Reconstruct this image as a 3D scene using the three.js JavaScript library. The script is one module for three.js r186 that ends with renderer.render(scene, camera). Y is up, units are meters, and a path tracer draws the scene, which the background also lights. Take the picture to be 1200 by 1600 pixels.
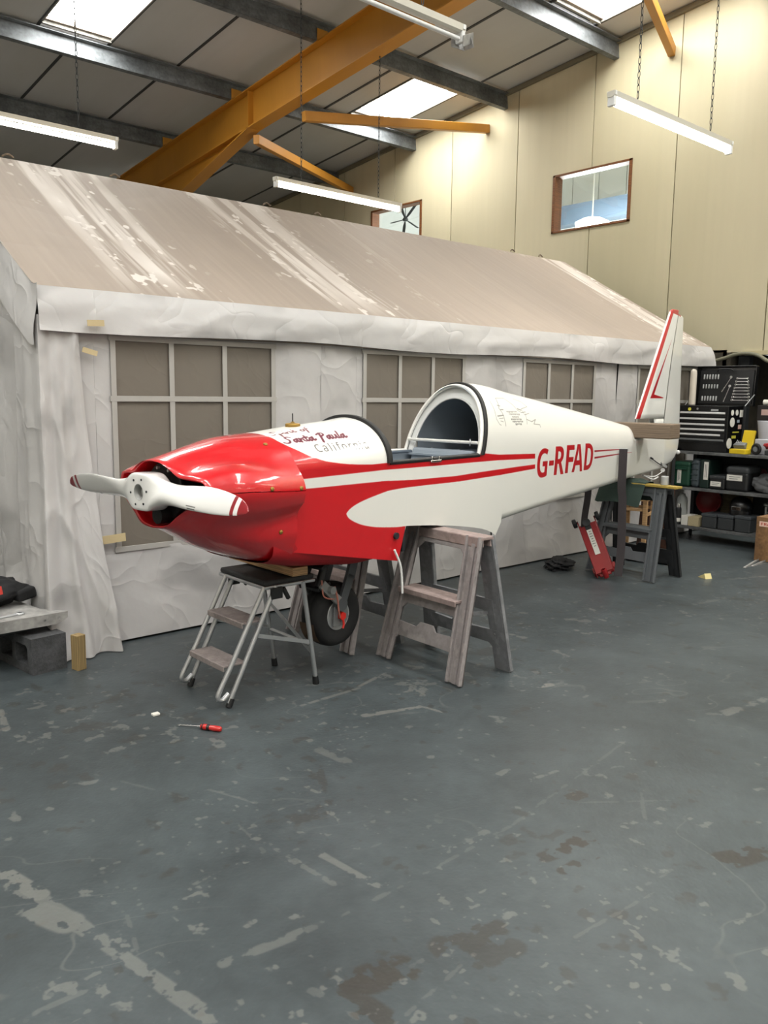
import * as THREE from 'three';
import { mergeGeometries, mergeVertices, toCreasedNormals } from 'three/addons/utils/BufferGeometryUtils.js';
import { RoundedBoxGeometry } from 'three/addons/geometries/RoundedBoxGeometry.js';
import { Brush, Evaluator, SUBTRACTION } from 'three-bvh-csg';
import { RectAreaLightUniformsLib } from 'three/addons/lights/RectAreaLightUniformsLib.js';

// ---------- camera, light, exposure ----------
const scene = new THREE.Scene();
const camera = new THREE.PerspectiveCamera(2 * Math.atan(800 / 1300) * 180 / Math.PI, 0.75, 0.05, 80);
camera.rotation.order = 'YXZ';
camera.position.set(0, 1.55, 0);
camera.rotation.set(-8.1 * Math.PI / 180, -41.5 * Math.PI / 180, 0.7 * Math.PI / 180);
const renderer = new THREE.WebGLRenderer({ antialias: true });
renderer.toneMapping = THREE.LinearToneMapping;
renderer.toneMappingExposure = 2.3;
renderer.shadowMap.enabled = true;
renderer.shadowMap.type = THREE.PCFSoftShadowMap;
RectAreaLightUniformsLib.init();
scene.background = new THREE.Color(0.55, 0.6, 0.66);
const SKYLIGHT = 5.5, SKYLIGHT_LAMP = 5.0, TUBE = 9, TUBE_LAMP = 26;   // radiance of roof lights and tubes

// ---------- helpers ----------
const V3 = (x, y, z) => new THREE.Vector3(x, y, z);
const used = new Map();
function numbered(name) { const n = used.get(name) ?? 0; used.set(name, n + 1); return n ? name + '_' + String(n).padStart(3, '0') : name; }
function rng(seed) { let s = seed >>> 0; return () => { s = (s + 0x6d2b79f5) | 0; let t = Math.imul(s ^ (s >>> 15), 1 | s); t = (t + Math.imul(t ^ (t >>> 7), 61 | t)) ^ t; return ((t ^ (t >>> 14)) >>> 0) / 4294967296; }; }
const lerp = (a, b, t) => a + (b - a) * t, clamp = (x, a = 0, b = 1) => Math.min(b, Math.max(a, x));
const sstep = (a, b, x) => { const t = clamp((x - a) / (b - a)); return t * t * (3 - 2 * t); };
function hash2(ix, iy, s) { let h = Math.imul(ix | 0, 374761393) ^ Math.imul(iy | 0, 668265263) ^ Math.imul(s | 0, 2246822519); h = Math.imul(h ^ (h >>> 13), 1274126177); return ((h ^ (h >>> 16)) >>> 0) / 4294967296; }
function vnoise(x, y, s = 0, per = 0) {
  const ix = Math.floor(x), iy = Math.floor(y), fx = x - ix, fy = y - iy, u = fx * fx * (3 - 2 * fx), v = fy * fy * (3 - 2 * fy);
  const w = per ? (k) => ((k % per) + per) % per : (k) => k;
  const a = hash2(w(ix), w(iy), s), b = hash2(w(ix + 1), w(iy), s), c = hash2(w(ix), w(iy + 1), s), d = hash2(w(ix + 1), w(iy + 1), s);
  return a + (b - a) * u + (c - a) * v + (a - b - c + d) * u * v;
}
function fbm(x, y, s = 0, oct = 4, per = 0) { let a = 0.5, t = 0, n = 0; for (let i = 0; i < oct; i++) { t += a * vnoise(x, y, s + i * 17, per); n += a; x *= 2; y *= 2; per *= 2; a *= 0.5; } return t / n; }
const ridge = (x, y, s, oct = 3) => 1 - Math.abs(2 * fbm(x, y, s, oct) - 1) * 2;
// piecewise cubic (monotone-ish Catmull-Rom) through a table [[x, a, b, ...], ...]
function table(rows) {
  return (x) => {
    const n = rows.length; if (x <= rows[0][0]) return rows[0].slice(1); if (x >= rows[n - 1][0]) return rows[n - 1].slice(1);
    let i = 0; while (rows[i + 1][0] < x) i++;
    const p0 = rows[Math.max(0, i - 1)], p1 = rows[i], p2 = rows[i + 1], p3 = rows[Math.min(n - 1, i + 2)], h = p2[0] - p1[0], t = (x - p1[0]) / h, out = [];
    for (let k = 1; k < p1.length; k++) {
      const m1 = (p2[k] - p0[k]) / (p2[0] - p0[0] || 1) * h, m2 = (p3[k] - p1[k]) / (p3[0] - p1[0] || 1) * h;
      out.push((2 * t ** 3 - 3 * t * t + 1) * p1[k] + (t ** 3 - 2 * t * t + t) * m1 + (-2 * t ** 3 + 3 * t * t) * p2[k] + (t ** 3 - t * t) * m2);
    }
    return out;
  };
}
// textures
function dataTex(w, h, f, srgb = false) {
  const d = new Uint8Array(w * h * 4);
  for (let y = 0; y < h; y++) for (let x = 0; x < w; x++) { const c = f(x / w, y / h, x, y), i = (y * w + x) * 4; d[i] = clamp(c[0]) * 255; d[i + 1] = clamp(c[1]) * 255; d[i + 2] = clamp(c[2]) * 255; d[i + 3] = 255; }
  const t = new THREE.DataTexture(d, w, h); t.wrapS = t.wrapT = THREE.RepeatWrapping; t.magFilter = THREE.LinearFilter; t.minFilter = THREE.LinearMipmapLinearFilter; t.generateMipmaps = true;
  if (srgb) t.colorSpace = THREE.SRGBColorSpace; t.needsUpdate = true; return t;
}
function canvasTex(w, h, draw) { const c = document.createElement('canvas'); c.width = w; c.height = h; const g = c.getContext('2d'); draw(g, w, h); const t = new THREE.CanvasTexture(c); t.colorSpace = THREE.SRGBColorSpace; t.wrapS = t.wrapT = THREE.RepeatWrapping; t.magFilter = THREE.LinearFilter; return t; }
const rep = (t, sx, sy = sx) => { const c = t.clone(); c.repeat.set(sx, sy); c.needsUpdate = true; return c; };
// geometry: every piece ends as non-indexed position, normal, uv with uv in metres
const Y = V3(0, 1, 0);
function clean(g, keep = false) {
  g = g.index ? g.toNonIndexed() : g;
  for (const k of Object.keys(g.attributes)) if (!['position', 'normal', 'uv'].includes(k)) g.deleteAttribute(k);
  if (!g.attributes.normal) g.computeVertexNormals();
  if (!keep || !g.attributes.uv) {
    const p = g.attributes.position, n = p.count, uv = new Float32Array(n * 2), a = V3(), b = V3(), c = V3();
    for (let i = 0; i < n; i += 3) {
      a.fromBufferAttribute(p, i); b.fromBufferAttribute(p, i + 1).sub(a); c.fromBufferAttribute(p, i + 2).sub(a); b.cross(c);
      const ax = Math.abs(b.x), ay = Math.abs(b.y), az = Math.abs(b.z);
      for (let k = i; k < i + 3; k++) { const x = p.getX(k), y = p.getY(k), z = p.getZ(k); if (ay >= ax && ay >= az) { uv[2 * k] = x; uv[2 * k + 1] = z; } else if (ax >= az) { uv[2 * k] = z; uv[2 * k + 1] = y; } else { uv[2 * k] = x; uv[2 * k + 1] = y; } }
    }
    g.setAttribute('uv', new THREE.BufferAttribute(uv, 2));
  }
  return g;
}
function mesh(name, geoms, mat, parent = scene, keep = false) {
  geoms = [].concat(geoms).map((g) => clean(g, keep));
  const m = new THREE.Mesh(geoms.length > 1 ? mergeGeometries(geoms) : geoms[0], mat);
  m.name = parent === scene ? numbered(name) : name; m.castShadow = m.receiveShadow = true; parent.add(m); return m;
}
function tag(o, label, category, group, kind) { if (label) o.userData.label = label; if (category) o.userData.category = category; if (group) o.userData.group = group; if (kind) o.userData.kind = kind; return o; }
function thing(name, label, category, [x, y, z] = [0, 0, 0], turn = 0, group) { const o = new THREE.Group(); o.name = numbered(name); o.position.set(x, y, z); o.rotation.y = turn; scene.add(o); return tag(o, label, category, group); }
function struct(name) { const o = new THREE.Group(); o.name = numbered(name); scene.add(o); return tag(o, null, null, null, 'structure'); }
function partGroup(name, parent) { const o = new THREE.Group(); o.name = name; parent.add(o); return o; }
const tf = (g, [x, y, z] = [0, 0, 0], [rx, ry, rz] = [0, 0, 0]) => { if (rx || ry || rz) g.applyMatrix4(new THREE.Matrix4().makeRotationFromEuler(new THREE.Euler(rx, ry, rz))); g.translate(x, y, z); return g; };
const box = (w, h, d, at, rot) => tf(new THREE.BoxGeometry(w, h, d), at, rot);
const rbox = (w, h, d, r, at, rot, seg = 2) => tf(new RoundedBoxGeometry(w, h, d, seg, Math.min(r, w / 2 * 0.98, h / 2 * 0.98, d / 2 * 0.98)), at, rot);
const cyl = (r0, r1, h, at, rot, seg = 20, open = false) => tf(new THREE.CylinderGeometry(r1, r0, h, seg, 1, open), at, rot);
const lathe = (pts, at, rot, seg = 28) => tf(new THREE.LatheGeometry(pts.map(([r, y]) => new THREE.Vector2(r, y)), seg), at, rot);
function tube(pts, r, seg = 8, n = 0, tension = 0.5) { const P = pts.map((p) => V3(...p)); const c = P.length === 2 ? new THREE.LineCurve3(...P) : new THREE.CatmullRomCurve3(P, false, 'catmullrom', tension); return capped(c, r, n || Math.max(2, (P.length - 1) * 8), seg); }
function capped(c, r, n, seg) {
  const g = new THREE.TubeGeometry(c, n, r, seg).toNonIndexed(), out = [g];
  for (const t of [0, 1]) { const d = c.getTangentAt(t), q = new THREE.Quaternion().setFromUnitVectors(V3(0, 0, 1), t ? d : d.clone().negate()); const k = new THREE.CircleGeometry(r, seg).applyQuaternion(q); const p = c.getPointAt(t); k.translate(p.x, p.y, p.z); out.push(k); }
  return mergeGeometries(out.map((x) => clean(x)));
}
function bar(a, b, w, h, up = Y) { // rectangular bar from a to b
  const A = V3(...a), B = V3(...b), d = B.clone().sub(A), L = d.length(); d.normalize(); const s = new THREE.Vector3().crossVectors(up, d); if (s.lengthSq() < 1e-6) s.set(1, 0, 0); s.normalize(); const u = new THREE.Vector3().crossVectors(d, s);
  const g = new RoundedBoxGeometry(w, h, L, 1, Math.min(w, h) * 0.08); g.applyMatrix4(new THREE.Matrix4().makeBasis(s, u, d)); const m = A.add(B).multiplyScalar(0.5); g.translate(m.x, m.y, m.z); return g;
}
function prism(pts, depth, at, rot, bevel = 0, holes = []) { // outline in x, y, extruded along z, centred on z = 0
  const s = new THREE.Shape(pts.map(([x, y]) => new THREE.Vector2(x, y))); for (const h of holes) s.holes.push(h instanceof THREE.Path ? h : new THREE.Path(h.map(([x, y]) => new THREE.Vector2(x, y))));
  const g = new THREE.ExtrudeGeometry(s, { depth: depth - 2 * bevel, bevelEnabled: bevel > 0, bevelThickness: bevel, bevelSize: bevel, bevelOffset: -bevel, bevelSegments: 2, curveSegments: 16 }); g.translate(0, 0, -depth / 2 + bevel); return tf(g, at, rot);
}
function circlePath(x, y, r) { const p = new THREE.Path(); p.absarc(x, y, r, 0, Math.PI * 2, true); return p; }
// grid surface: f(i, j) gives [x, y, z, u, v]; keep(i, j) drops cells; smooth normals
function grid(nu, nv, f, keep) {
  const pos = [], uv = [], idx = [];
  for (let i = 0; i <= nu; i++) for (let j = 0; j <= nv; j++) { const p = f(i / nu, j / nv, i, j); pos.push(p[0], p[1], p[2]); uv.push(p[3] ?? i / nu, p[4] ?? j / nv); }
  for (let i = 0; i < nu; i++) for (let j = 0; j < nv; j++) { if (keep && !keep(i, j)) continue; const a = i * (nv + 1) + j, b = a + nv + 1; idx.push(a, b, a + 1, b, b + 1, a + 1); }
  const g = new THREE.BufferGeometry(); g.setAttribute('position', new THREE.Float32BufferAttribute(pos, 3)); g.setAttribute('uv', new THREE.Float32BufferAttribute(uv, 2)); g.setIndex(idx); g.computeVertexNormals(); return g;
}
function blob(r, seed, amp = 0.25, scale = [1, 1, 1], freq = 2.2, detail = 4) { // soft lump with noise
  const g = mergeVertices(new THREE.IcosahedronGeometry(1, detail * 3).deleteAttribute('uv').deleteAttribute('normal'), 1e-4), p = g.attributes.position;
  for (let i = 0; i < p.count; i++) { const x = p.getX(i), y = p.getY(i), z = p.getZ(i), n = 1 + amp * (fbm(x * freq + 5, y * freq + z * freq * 0.7, seed, 3) + fbm(z * freq, x * freq - y, seed + 9, 3) - 1); p.setXYZ(i, x * r * scale[0] * n, y * r * scale[1] * n, z * r * scale[2] * n); }
  g.computeVertexNormals(); return g;
}
// ---------- materials ----------
const tGrain = dataTex(256, 256, (u, v) => { const a = fbm(u * 64, v * 64, 3, 3, 64), b = fbm(u * 8, v * 8, 7, 4, 8), k = 0.5 * a + 0.5 * b; return [k, k, k]; });
const tBlotch = dataTex(512, 512, (u, v) => { const a = fbm(u * 6, v * 6, 13, 5, 6), b = fbm(u * 48, v * 48, 19, 3, 48), k = clamp(0.72 + 0.45 * (a - 0.5) + 0.22 * (b - 0.5)); return [k, k * 0.995, k * 0.985]; }, true);
const tSubtle = dataTex(256, 512, (u, v) => { const a = fbm(u * 4, v * 2, 31, 4, 0), b = fbm(u * 40, v * 3, 37, 3, 0), k = 0.93 + 0.1 * (a - 0.5) + 0.02 * (b - 0.5); return [k, k, k * (0.985 + 0.03 * a)]; }, true); tSubtle.wrapS = tSubtle.wrapT = THREE.MirroredRepeatWrapping;
const tWood = dataTex(512, 512, (u, v) => { const w = fbm(u * 3, v * 40, 23, 4, 0), r = Math.sin((v * 22 + fbm(u * 2, v * 6, 29, 3) * 5) * 6.283) * 0.5 + 0.5, k = 0.66 + 0.2 * w + 0.14 * r; return [k, k * 0.96, k * 0.9]; }, true);
const tCrease = dataTex(1024, 1024, (u, v) => {   // wrinkled tarpaulin
  const x = u * 7 + fbm(u * 5, v * 5, 41, 3) * 1.2, y = v * 7 + fbm(u * 5 + 9, v * 5, 43, 3) * 1.2;
  const a = Math.pow(clamp(ridge(x * 0.8 + y * 0.35, y * 0.5 - x * 0.2, 47, 3)), 3), b = Math.pow(clamp(ridge(x * 0.5 - y * 0.6, x * 0.7 + y * 0.9, 53, 2)), 4), c = fbm(u * 30, v * 30, 59, 3);
  const k = 0.3 + 0.35 * a + 0.25 * b + 0.12 * c; return [k, k, k];
});
function mat(color, rough = 0.6, metal = 0, extra = {}) { return new THREE.MeshPhysicalMaterial({ color, roughness: rough, metalness: metal, ...extra }); }
const grainy = (color, rough, metal = 0, s = 2, bump = 0.0006, extra = {}) => mat(color, rough, metal, { bumpMap: rep(tGrain, s), bumpScale: bump, ...extra });
const MT = {
  black: grainy('#17181a', 0.5), blackGloss: mat('#0c0d0f', 0.25), rubber: grainy('#121213', 0.8, 0, 6, 0.0008), darkGrey: grainy('#2e3133', 0.6), plasticGrey: grainy('#565a5d', 0.6), plasticDark: grainy('#232527', 0.6), midGrey: grainy('#6a6d6e', 0.6),
  steel: grainy('#b9bbbc', 0.4, 0.5, 3, 0.0003), alu: grainy('#c4c6c8', 0.38, 0.85, 3, 0.0003), brass: grainy('#9a7a3a', 0.45, 0.6), chrome: mat('#e4e4e4', 0.15, 1),
  yellowSteel: grainy('#c98a2a', 0.5, 0, 1.2, 0.0005, { map: rep(tSubtle, 0.6) }), galv: grainy('#8b9196', 0.5, 0.3, 1.4, 0.0004, { map: rep(tBlotch, 0.9) }),
  whiteSteel: grainy('#c9c8c6', 0.5, 0.1, 2, 0.0004, { map: rep(tBlotch, 0.8) }), white: grainy('#dddddb', 0.5), label: mat('#d2d0c8', 0.6), paper: grainy('#e2dfd6', 0.8),
  pine: grainy('#d6b48a', 0.65, 0, 3, 0.0005, { map: rep(tWood, 1.5, 3) }), oldWood: grainy('#8d7f72', 0.75, 0, 3, 0.0012, { map: rep(tWood, 1.2, 4) }), reel: grainy('#9d8a55', 0.7),
  redTool: mat('#8c0f15', 0.35, 0, { clearcoat: 0.4 }), concrete: grainy('#606266', 0.9, 0, 5, 0.004, { map: rep(tBlotch, 2) }), card: grainy('#a97f55', 0.8, 0, 3, 0.0004, { map: rep(tBlotch, 1.2) }),
};
// ---------- floor: painted concrete, worn ----------
const SCUFFS = [];   // [x, z, length, width, angle, tone] filled below
function seg(x0, z0, x1, z1, w, tone) { SCUFFS.push([x0, z0, x1, z1, w, tone]); }
seg(0.73,-2.68,0.83,-2.24,0.032,0.62); seg(0.83,-2.24,0.93,-1.68,0.03,0.62); seg(0.74,-2.70,0.79,-2.48,0.03,0.8); seg(0.76,-2.40,0.81,-2.29,0.05,0.7); seg(2.50,-2.95,2.78,-2.86,0.022,0.8); seg(2.79,-2.87,2.82,-2.74,0.015,0.7); seg(2.34,-3.25,2.72,-3.26,0.016,0.7); seg(2.74,-3.28,2.98,-3.35,0.016,0.75); seg(3.49,-2.66,3.55,-2.64,0.035,0.9); seg(2.09,-2.77,2.11,-2.61,0.03,0.45); seg(1.59,-2.13,1.62,-1.84,0.02,0.6); seg(1.49,-2.22,1.52,-1.94,0.018,0.45); seg(1.06,-1.84,1.30,-1.81,0.022,0.5); seg(1.30,-1.81,1.65,-1.79,0.014,0.35); seg(1.65,-1.79,2.24,-1.81,0.01,0.3); seg(2.24,-1.81,3.21,-1.96,0.01,0.3); seg(1.94,-1.84,2.13,-1.84,0.02,0.5); seg(3.88,-1.83,4.25,-1.79,0.03,0.55); seg(3.77,-1.89,3.95,-1.83,0.02,0.4); seg(3.89,-2.38,4.19,-2.25,0.014,0.35); seg(2.77,-1.94,2.84,-1.86,0.035,0.5); seg(2.22,-1.60,2.38,-1.57,0.05,-0.9); seg(2.14,-1.51,2.31,-1.50,0.03,-0.8); seg(2.16,-1.60,2.27,-1.58,0.04,-0.7); seg(2.61,-1.19,2.78,-1.13,0.05,-0.8); seg(2.54,-1.80,2.63,-1.79,0.03,-0.8); seg(1.58,-1.49,1.74,-1.46,0.06,-0.6); seg(1.29,-1.54,1.41,-1.51,0.06,-0.8); seg(1.24,-1.51,1.25,-1.41,0.05,-0.7); seg(1.59,-1.40,1.72,-1.37,0.05,-0.5); seg(1.18,-1.61,1.21,-1.45,0.014,0.35); seg(1.89,-1.28,2.26,-1.25,0.008,0.3); seg(2.82,-1.64,2.57,-1.46,0.008,0.3); seg(1.27,-1.37,1.61,-1.42,0.008,0.3); seg(1.25,-3.17,1.45,-2.72,0.008,0.3); seg(1.52,-2.80,1.62,-2.55,0.01,0.4); seg(1.49,-2.52,1.45,-2.20,0.008,0.3); seg(1.29,-3.78,1.35,-3.71,0.02,0.5); seg(1.17,-4.13,1.12,-3.87,0.02,0.8); seg(0.57,-1.99,0.76,-1.98,0.014,0.4); seg(2.62,-1.99,2.77,-1.97,0.012,0.6); seg(2.52,-2.11,2.60,-2.11,0.02,0.6); seg(7.58,-3.44,7.85,-3.41,0.03,0.8); seg(6.90,-3.29,7.30,-3.13,0.03,0.5); seg(5.82,-3.03,6.19,-2.99,0.03,0.35); seg(4.73,-3.37,4.79,-3.28,0.05,0.5); seg(7.19,-3.93,7.43,-3.89,0.02,0.4); seg(1.97,-2.61,1.82,-2.35,0.02,-0.4); seg(2.21,-1.29,2.42,-1.28,0.01,0.3); seg(1.17,-2.22,1.29,-2.24,0.012,0.45); seg(0.95,-2.21,0.90,-2.03,0.01,0.3); seg(2.56,-1.76,2.89,-1.51,0.007,0.25); 
function floorTone(x, z) {
  const big = fbm(x * 0.9 + 3, z * 0.9, 61, 3), mid = fbm(x * 4, z * 4, 67, 3), fine = fbm(x * 26, z * 26, 71, 3), flake = fbm(x * 24 + 5, z * 24, 97, 4);
  const k = 0.86 + 0.22 * (big - 0.5) + 0.2 * (mid - 0.5) + 0.1 * (fine - 0.5);
  let r = 0.3 * k, g = 0.33 * k, b = 0.34 * k;
  const zone = sstep(0.48, 0.7, fbm(x * 0.8 + 7, z * 0.8 + 2, 83, 3));   // busier patches of wear
  let dirt = sstep(0.7, 0.78, fbm(x * 12 + 31, z * 12, 89, 4) + zone * 0.08) * 0.4, light = 0;
  light = Math.max(light, sstep(0.75, 0.8, fbm(x * 17 + fbm(x * 3, z * 3, 73, 2) * 1.5, z * 17, 79, 4) + zone * 0.085) * 0.42);
  for (const [x0, z0, x1, z1, w, t] of SCUFFS) {
    const m0 = w * 1.8; if (x < Math.min(x0, x1) - m0 || x > Math.max(x0, x1) + m0 || z < Math.min(z0, z1) - m0 || z > Math.max(z0, z1) + m0) continue;
    const dx = x1 - x0, dz = z1 - z0, q = clamp(((x - x0) * dx + (z - z0) * dz) / (dx * dx + dz * dz)), d = Math.hypot(x - x0 - q * dx, z - z0 - q * dz) / w, n = t > 0.68 ? 0.37 : 0.45;
    const m = sstep(n, n + 0.07, flake - 0.16 * (d - 0.5)) * sstep(1.0, 0.7, d + (mid - 0.5) * 0.8);
    if (t > 0) light = Math.max(light, m * t * 0.7); else dirt = Math.max(dirt, -m * t);
  }
  const scr = sstep(0.95, 0.99, ridge(x * 2.2 + z * 1.1, z * 5.5 - x * 2.6, 101, 2)) * 0.25 * sstep(0.45, 0.65, fbm(x * 1.3, z * 1.3, 103, 3));
  const speck = sstep(0.78, 0.82, fbm(x * 38, z * 38, 113, 2)) * 0.4 * sstep(0.45, 0.6, fbm(x * 1.7, z * 1.7, 117, 3));
  light = Math.max(light, scr, speck) * 0.88;
  r = lerp(r, 0.215, dirt); g = lerp(g, 0.205, dirt); b = lerp(b, 0.19, dirt);
  return [lerp(r, 0.53, light), lerp(g, 0.52, light), lerp(b, 0.49, light)];
}
const floor = struct('floor');
function floorSlab(x0, x1, z0, z1, px) {
  const w = Math.round((x1 - x0) * px), h = Math.round((z1 - z0) * px), t = dataTex(w, h, (u, v) => floorTone(x0 + u * (x1 - x0), z0 + v * (z1 - z0)), true); t.wrapS = t.wrapT = THREE.ClampToEdgeWrapping;
  const g = new THREE.BoxGeometry(x1 - x0, 0.2, z1 - z0); g.translate((x0 + x1) / 2, -0.1, (z0 + z1) / 2); const p = g.attributes.position, uv = g.attributes.uv;
  for (let i = 0; i < p.count; i++) uv.setXY(i, (p.getX(i) - x0) / (x1 - x0), (p.getZ(i) - z0) / (z1 - z0));
  mesh('floor_slab', g, mat('#ffffff', 0.42, 0, { map: t, bumpMap: rep(tGrain, (x1 - x0) * 1.5, (z1 - z0) * 1.5), bumpScale: 0.0012, specularIntensity: 0.6 }), floor, true);
}
floorSlab(0, 4, -4.6, 0, 380);
floorSlab(4, 9.2, -5, 0, 200);
for (const [x0, x1, z0, z1] of [[-5, 0, -5, 7], [0, 13, 0, 7], [-5, 13, -15.4, -5], [0, 4, -5, -4.6], [9.2, 13, -5, 0]]) floorSlab(x0, x1, z0, z1, 24);

// ---------- roof: boards between purlins, skylights ----------
const ROOF0 = 6.627, SL = 0.1, AL = -Math.atan(SL), roofY = (z, off = 0) => ROOF0 + SL * z + off;
const PURLIN_Z = [-12.7, -10.64, -8.67, -6.78, -4.85, -2.9, -0.95, 1.0, 2.95, 4.9, 6.85];
const M_board = grainy('#c6c6c4', 0.8, 0, 1, 0.0008, { map: rep(tSubtle, 0.3) }), M_joint = mat('#3a3b3b', 0.7);
const ceiling = struct('ceiling');
const slopeBox = (w, h, x, z0, z1, off) => { const L = (z1 - z0) / Math.cos(AL); return tf(new THREE.BoxGeometry(w, h, L), [x, roofY((z0 + z1) / 2, off), (z0 + z1) / 2], [AL, 0, 0]); };
const SKY = [[3.86, 4.72, 1], [8.52, 9.44, 1], [8.52, 9.44, 3], [3.86, 4.72, 5], [8.52, 9.44, 5], [-0.8, 0.1, 1], [-0.8, 0.1, 3], [-0.8, 0.1, 5], [-0.8, 0.1, 7], [3.86, 4.72, 7], [8.52, 9.44, 7], [-0.8, 0.1, 6], [3.86, 4.72, 6], [8.52, 9.44, 6], [-0.8, 0.1, 8], [3.86, 4.72, 8], [-3.6, -2.74, 5], [-3.6, -2.74, 7]];   // x range, bay (between purlin i and i + 1)
const bays = [[-15.4, PURLIN_Z[0]]]; for (let i = 0; i + 1 < PURLIN_Z.length; i++) bays.push([PURLIN_Z[i], PURLIN_Z[i + 1]]);
const skyBays = SKY.map(([a, b, i]) => [a, b, PURLIN_Z[i], PURLIN_Z[i + 1]]);
for (const [z0, z1] of bays) {
  const sk = skyBays.filter((s) => s[2] === z0).sort((a, b) => a[0] - b[0]), edges = [];
  const far = z0 < -6;
  if (sk.length && z0 === PURLIN_Z[1]) edges.push(-5, -3.6, -2.2, -0.8, 0.1, 1.4, 2.6, 3.86, 4.72, 5.67, 6.91, 8.1, 8.52, 9.44, 10.05);
  else if (sk.length) edges.push(...[-5, -3.6, -2.74, -0.8, 0.1, 1.4, 2.6, 3.86, 4.72, 6.0, 7.25, 8.52, 9.44, 10.05]);
  else for (let x = -4.56; x < 10.05; x += 1.272) edges.push(x);
  if (edges[edges.length - 1] < 10.05) edges.push(10.05);
  if (edges[0] > -5.1) edges.unshift(-5.2);
  for (let k = 0; k + 1 < edges.length; k++) {
    const a = edges[k], b = edges[k + 1], hole = sk.find((s) => s[0] < (a + b) / 2 && s[1] > (a + b) / 2);
    if (hole) continue;
    mesh('ceiling_board', slopeBox(b - a - 0.012, 0.04, (a + b) / 2, z0 + 0.004, z1 - 0.004, 0.27), M_board, ceiling);
  }
  if (far) for (let k = 1; k + 1 < edges.length; k++) mesh('joint_strip', slopeBox(0.035, 0.012, edges[k], z0 + 0.01, z1 - 0.01, 0.246), M_joint, ceiling);
}
mesh('roof_skin', slopeBox(15.6, 0.06, 2.5, -15.6, 7.4, 0.72), mat('#555555', 0.9), ceiling);
// skylights
const M_sky = mat('#f2f0e6', 0.5, 0, { emissive: '#fbfbf8', emissiveIntensity: SKYLIGHT }), M_kerb = grainy('#b9b6ae', 0.7, 0, 2, 0.0005, { map: rep(tBlotch, 1) }), M_fill = grainy('#8d8378', 0.85);
const skyName = { 0: 'corrugated skylight glowing white at the upper left between two grey purlins', 1: 'corrugated skylight just above the horizontal yellow tie beam near the cream wall', 2: 'corrugated skylight at the top right beside the cream gable wall' };
SKY.forEach(([a, b, i], n) => {
  const z0 = PURLIN_Z[i] + 0.12, z1 = PURLIN_Z[i + 1] - 0.03, zc = (z0 + z1) / 2, c = (a + b) / 2, L = (z1 - z0) / Math.cos(AL);
  const s = thing('skylight', skyName[n] ?? 'corrugated roof skylight further along the hall roof', 'skylight', [c, roofY(zc, 0.34), zc], 0, skyName[n] ? undefined : 'skylights out of view'); s.rotation.x = AL;
  const w = b - a - 0.02, P = 0.146;
  mesh('corrugated_sheet', grid(72, 2, (u, v) => [(u - 0.5) * w, 0.028 * Math.cos((u - 0.5) * w / P * 6.283), (v - 0.5) * L, u, v]), M_sky, s);
  mesh('closing_strip', prism([...Array(61)].map((_, k) => { const x = (k / 60 - 0.5) * w; return [x, 0.028 * Math.cos(x / P * 6.283) - 0.006]; }).concat([[w / 2, -0.075], [-w / 2, -0.075]]), 0.03, [0, 0, -L / 2 + 0.02]), M_fill, s);
  mesh('kerb', [box(0.02, 0.12, L, [-w / 2, -0.04, 0]), box(0.02, 0.12, L, [w / 2, -0.04, 0]), box(w, 0.11, 0.02, [0, -0.02, L / 2]), box(w, 0.05, 0.03, [0, -0.09, -L / 2 - 0.02])], M_kerb, s);
  const l = new THREE.RectAreaLight('#fafaf8', SKYLIGHT_LAMP, w, L - 0.1); l.position.set(0, -0.05, 0); l.rotation.x = -Math.PI / 2; s.add(l);
});
// purlins
const purlinLabel = { 0: 'grey steel roof purlin lowest above the tent ridge, nearest the eaves', 1: 'grey steel roof purlin below the upper left skylight, second above the tent', 2: 'grey steel roof purlin passing just above the middle skylight beside the tie beam', 3: 'grey steel roof purlin ending beside the top right skylight' };
PURLIN_Z.forEach((z, i) => {
  const p = mesh('roof_purlin', [box(15, 0.2, 0.012, [2.5, 0.1, 0.03]), box(15, 0.012, 0.075, [2.5, 0.006, -0.005]), box(15, 0.012, 0.075, [2.5, 0.196, 0.065]), box(15, 0.03, 0.01, [2.5, 0.018, -0.038])], MT.galv);
  p.position.set(0, roofY(z), z); p.rotation.x = AL; tag(p, purlinLabel[i] ?? 'grey steel roof purlin further along the hall roof', 'roof beam', purlinLabel[i] ? undefined : 'purlins out of view');
});
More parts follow.
